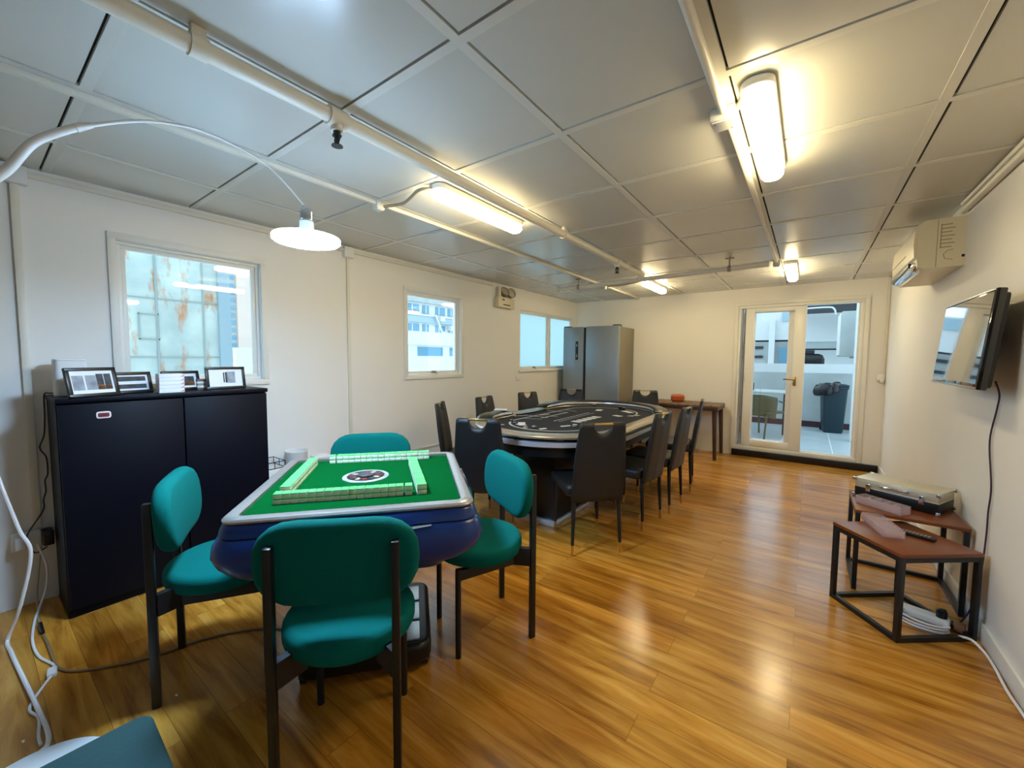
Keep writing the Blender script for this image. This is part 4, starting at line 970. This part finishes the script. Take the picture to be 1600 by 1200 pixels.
cable('white_lead', [(.60, 2.70, .008), (.63, 2.69, .022), (.655, 2.665, .031), (.675, 2.64, .020), (.690, 2.60, .008), (.690, 2.50, .008), (.685, 2.36, .008), (.692, 2.2, .008), (.690, 1.9, .008), (.693, 1.5, .008)], .0055, 'cord', 'white lead along the skirting at the lower right')

for (x, y), lab in (((-1.90, .43), 'tiny white paper scrap on the floor beside the left teal chair leg'), ((-2.077, .065), 'tiny white paper scrap on the floor left of the white cable')):
    o = MB().loft([[(-.007, -.003, z), (.008, -.002, z + .0006), (.007, .003, z), (-.006, .004, z + .0004)] for z in (.0004, .0014)]).build('paper_scrap', M['paper']); o.location = (x, y, 0); tag(o, lab, 'paper')
# ================================================================ BALCONY AND THE CITY OUTSIDE
BZ = .045
q = MB(); q.box(-3.3, 1.9, YB + .121, 11.0, -.10, BZ - .001, m=1)
for i in range(9):
    for j in range(8): q.box(-3.28 + i * .6, -3.28 + i * .6 + .593, YB + .125 + j * .6, YB + .125 + j * .6 + .593, BZ - .003, BZ, m=0)
struct(q.build('trim_4', [M['balc_tile'], M['grout']], smooth=False)); bpy.data.objects['trim_4'].name = 'floor_balcony'
q = MB(); q.box(-3.3, 1.9, 9.4, 9.55, BZ, 1.06); struct(q.build('wall_balcony', M['ext_grey'], smooth=False))
q = MB(); q.box(-3.3, 1.9, 9.385, 9.3995, BZ, .155); struct(q.build('baseboard_balcony', M['skirt_ext'], smooth=False))
o = MB().box(-6, 5, 11.02, 11.2, -3, 1.215).build('white_parapet', M['ext_white'], smooth=False); tag(o, 'bright white parapet beyond the balcony wall', 'wall')
o = MB().box(.56, .70, 8.04, 8.18, BZ, 2.7, b=.006).build('white_post', M['ext_white']); tag(o, 'white post on the balcony at the right edge of the open doorway', 'post')
t = thing('wheelie_bin', 'tall dark teal bin with a black bag hanging over its rim on the balcony', 'bin', (.375, 9.0, BZ), .1)
q = MB(); q.loft([[(x, y, z) for x, y in rrect(-a, a, -b, b, .03, 4)] for z, a, b in ((.0, .125, .16), (.03, .135, .17), (.76, .168, .215), (.765, .18, .225), (.80, .18, .225))]); q.build('body', M['bin'], t)
q = MB(); q.cushion(rrect(-.185, .185, -.23, .23, .03, 4), .035, .012, T=Matrix.Translation((0, 0, .8005))); q.build('lid', M['bin'], t)
q = MB(); R = []
for z, k in ((.845, .75), (.84, .98), (.80, 1.10), (.74, 1.15), (.68, 1.05), (.665, .8)):
    R.append([(-.10 + (.17 * math.cos(a) + .012 * math.sin(7 * a)) * k, -.08 + (.2 * math.sin(a) + .012 * math.cos(9 * a)) * k, z + .012 * math.sin(5 * a) + .03 * math.cos(a)) for a in [2 * PI * i / 36 for i in range(36)]])
q.loft(R); q.build('bin_bag', M['bag'], t)
for s in (-1,): MB().cyl((s * .15, .15, .05), (s * .13, .15, .05), .048).build('wheel', M['black_plastic'], t)
t = thing('outdoor_condenser', 'pale outdoor air conditioner unit hung beside the balcony doorway', 'air conditioner', (.62, 8.75, 1.36))
MB().box(-.22, .25, -.38, .38, 0, .72, b=.012).build('casing', M['ext_grey'], t)
q = MB(); q.box(-.235, -.2195, -.36, .36, .02, .70, b=.006); q.build('front_grille', M['ext_white'], t)
q = MB(); q.box(-.05, .07, -.58, .42, -.03, -.001); q.build('bracket', M['steel'], t)
t = thing('rattan_chair', 'olive-brown moulded armchair on the balcony behind the glass', 'chair', (-.56, 7.72, BZ), face(.55, .83))
q = MB(); q.cushion(rrect(-.23, .23, -.22, .22, .06, 5), .03, .01, T=Matrix.Translation((0, 0, .40))); q.build('seat', M['rattan'], t)
q = MB(); R = []
for z, r in ((.36, .245), (.42, .25), (.55, .262), (.66, .27), (.70, .262)):
    R.append([(r * math.sin(a), -.02 - r * math.cos(a), z - .05 * max(0, abs(a) - .7)) for a in [-1.5 + 3.0 * i / 20 for i in range(21)]])
R2 = [[(x * .9, (y + .02) * .9 - .02, z) for x, y, z in r] for r in R]
q.loft([a + b[::-1] for a, b in zip(R, R2)]); q.build('wrap_back', M['rattan'], t)
for s in (-1, 1):
    q = MB(); q.tube([(s * .24, .03, .60), (s * .255, .16, .56), (s * .25, .22, .40), (s * .25, .24, 0)], .013); q.build('leg', M['rattan'], t)
    q = MB(); q.tube([(s * .2, -.18, .40), (s * .23, -.26, 0)], .013); q.build('leg', M['rattan'], t)
t = thing('balcony_table', 'grey balcony table behind the olive-brown armchair', 'table', (-.95, 8.35, BZ))
MB().box(-.75, .75, -.35, .35, .69, .715, b=.005).build('top', M['ext_grey'], t)
for a in (-1, 1):
    for b in (-1, 1): MB().box(a * .66 - .02, a * .66 + .02, b * .28 - .02, b * .28 + .02, 0, .69).build('leg', M['black_metal'], t)
q = MB(); q.cushion(rrect(-.09, .09, -.04, .04, .02, 4), .14, .02); q.build('dark_box', M['ext_dark']); o = bpy.data.objects['dark_box']; o.location = (-.84, 8.2, BZ + .7155); tag(o, 'small dark box on the balcony table', 'box')
# beyond the balcony
t = thing('white_building', 'white building with a grey band beyond the balcony doorway', 'building', (0, 0, 0))
MB().box(-.22, 6, 12.4, 18, 1.75, 2.45).build('upper_wall', M['ext_white'], t, smooth=False)
MB().box(-.22, 6, 12.5, 18, 1.585, 1.749).build('band', M['ext_grey'], t, smooth=False)
MB().box(-.20, 6, 13.6, 13.9, -3, 1.584).build('recessed_wall', M['ext_white'], t, smooth=False)
MB().box(-.20, .9, 12.6, 12.75, 1.55, 1.584).build('shadow_gap', M['ext_dark'], t, smooth=False)
t = thing('dark_canopy', 'dark canopy with a white tube above the balcony', 'canopy', (0, 0, 0))
MB().box(-.25, 1.4, 10.2, 12.3, 2.42, 2.52).build('canopy', M['ext_dark'], t, smooth=False)
for x_ in (1.25,): MB().box(x_, x_ + .08, 11.06, 11.14, 1.2155, 2.419).build('post', M['ext_dark'], t, smooth=False)
MB().tube(spline([(-.25, 10.15, 2.33), (.25, 10.15, 2.34), (.36, 10.15, 2.30), (.39, 10.2, 2.2)], 5), .016).build('tube', M['ext_white'], t)
t = thing('covered_grill', 'dark rounded object resting on the parapet beyond the balcony', 'cover', (.02, 11.6, 1.216)); t.location.z = 1.216; t.location.y = 11.11
MB().loft([[(x * k, y * k2, z) for x, y in rrect(-.26, .26, -.08, .08, .05, 4)] for z, k, k2 in ((0, 1, 1), (.10, 1, 1), (.19, .86, .8), (.22, .6, .6))]).build('cover', M['bag'], t)
MB().box(-.18, .08, -.03, .03, .2205, .30, b=.01).build('handle', M['ext_dark'], t)
t = thing('concrete_building', 'pale concrete building with a white pillar seen through the sliding glass', 'building')
MB().box(-7, -.23, 16, 20, -4, 1.9).build('wall', M['ext_grey'], t, smooth=False)
MB().box(-7, -.23, 15.9, 20, 1.95, 2.9).build('upper_wall', M['ext_white'], t, smooth=False)
MB().box(-1.08, -.92, 15.7, 15.9, -2, 2.6).build('pillar', M['ext_white'], t, smooth=False)
for z in (1.35, 1.66): MB().box(-2.6, -1.25, 15.93, 15.999, z, z + .09).build('window', M['ext_dark'], t, smooth=False)
MB().box(-.80, -.5, 15.93, 15.999, .9, 1.7).build('window', M['ext_glass'], t, smooth=False)
for x0_, x1_ in ((-2.4, -1.5), (-.75, -.3)): MB().box(x0_, x1_, 15.85, 15.899, 2.55, 2.85).build('window', M['ext_blue'], t, smooth=False)
# left side
t = thing('metal_clad_wall', 'rust-stained galvanised metal wall just outside the nearest window', 'wall', (0, 0, 0))
MB().box(-4.75, -4.70, -.25, 1.52, -1, 4.2).build('cladding', M['rust'], t, smooth=False)
q = MB()
for k in range(5): q.box(-4.699, -4.692, .015 + k * .345, .03 + k * .345, -1, 4.2)
for k in range(10): q.box(-4.699, -4.694, -.25, 1.52, -.8 + k * .52, -.788 + k * .52)
for a, b in ((.93, 1.66),): 
    for y0_, y1_, z0_, z1_ in ((a, a + .14, b, b + .01), (a, a + .14, b - .22, b - .21), (a, a + .01, b - .22, b + .01), (a + .13, a + .14, b - .22, b + .01)): q.box(-4.699, -4.690, y0_, y1_, z0_, z1_)
q.build('seam', M['seam'], t, smooth=False)
MB().box(-4.80, -4.66, 1.521, 1.62, -1, 4.2).build('corner_flashing', M['ext_blue'], t, smooth=False)
t = thing('tower_block', 'distant pale pink tower block at the right of the nearest window', 'building', (-20, 0, 0))
MB().box(-3, 0, 7.2, 7.95, -12, 14).build('tower_wall', M['ext_tan'], t, smooth=False)
MB().box(-3, -.1, 6.3, 7.2, -12, 14).build('window_wing', M['ext_grey'], t, smooth=False)
for k in range(26):
    for y_ in (6.74, 6.98): MB().box(-.099, -.06, y_, y_ + .15, -1.5 + k * .32, -1.5 + k * .32 + .16).build('window', M['ext_glass'], t, smooth=False)
o = MB().box(-11.2, -11, 3.9, 4.25, -4, 1.5).build('pale_annex', M['ext_white'], smooth=False); tag(o, 'small pale block low beside the tower block', 'building')
t = thing('apartment_block', 'apartment block with bands of windows seen through the middle window', 'building', (-24, 0, 0))
MB().box(-6, 0, 14, 40, -8, 6.0).build('facade', M['ext_white'], t, smooth=False)
MB().box(-6, .3, 14, 40, 5.45, 6.0).build('roof_band', M['ext_grey'], t, smooth=False)
MB().box(0.001, .3, 14, 40, 3.95, 4.42).build('blue_band', M['ext_blue'], t, smooth=False)
MB().box(0.001, .35, 14, 40, 4.44, 4.56).build('ledge', M['ext_white'], t, smooth=False)
for z in (4.66, 3.2):
    for k in range(9):
        y_ = 18.4 + k * 1.35
        w = MB().box(.001, .06, y_, y_ + (1.0 if k % 2 else .62), z, z + .62).build('window', M['ext_glass'], t, smooth=False)
        MB().box(.061, .09, y_ + .26, y_ + .34, z, z + .62).build('mullion', M['ext_white'], w, smooth=False)
for y_, z in ((22.4, 4.15), (24.6, 4.1), (23.5, 3.5)): MB().box(.30, .7, y_, y_ + .45, z, z + .35).build('window_unit', M['ext_white'], t, smooth=False)
q = MB(); q.tube([(.5, 22.0, 4.6), (.6, 22.6, 3.3), (.6, 23.4, 3.2)], .07); q.build('duct', M['ext_white'], t)
t = thing('low_white_building', 'low white building with dark openings below the apartment block', 'building', (-12, 0, 0))
MB().box(-3, 0, 7, 10.0 + 9, -6, 2.28).build('wall', M['ext_white'], t, smooth=False)
MB().box(.001, .12, 7, 19, 1.78, 2.28).build('parapet', M['ext_white'], t, smooth=False)
for y_ in (8.2, 10.3, 12.0, 13.7): MB().box(.001, .02, y_, y_ + 1.3, 1.36, 1.70).build('opening', M['ext_glass'], t, smooth=False)
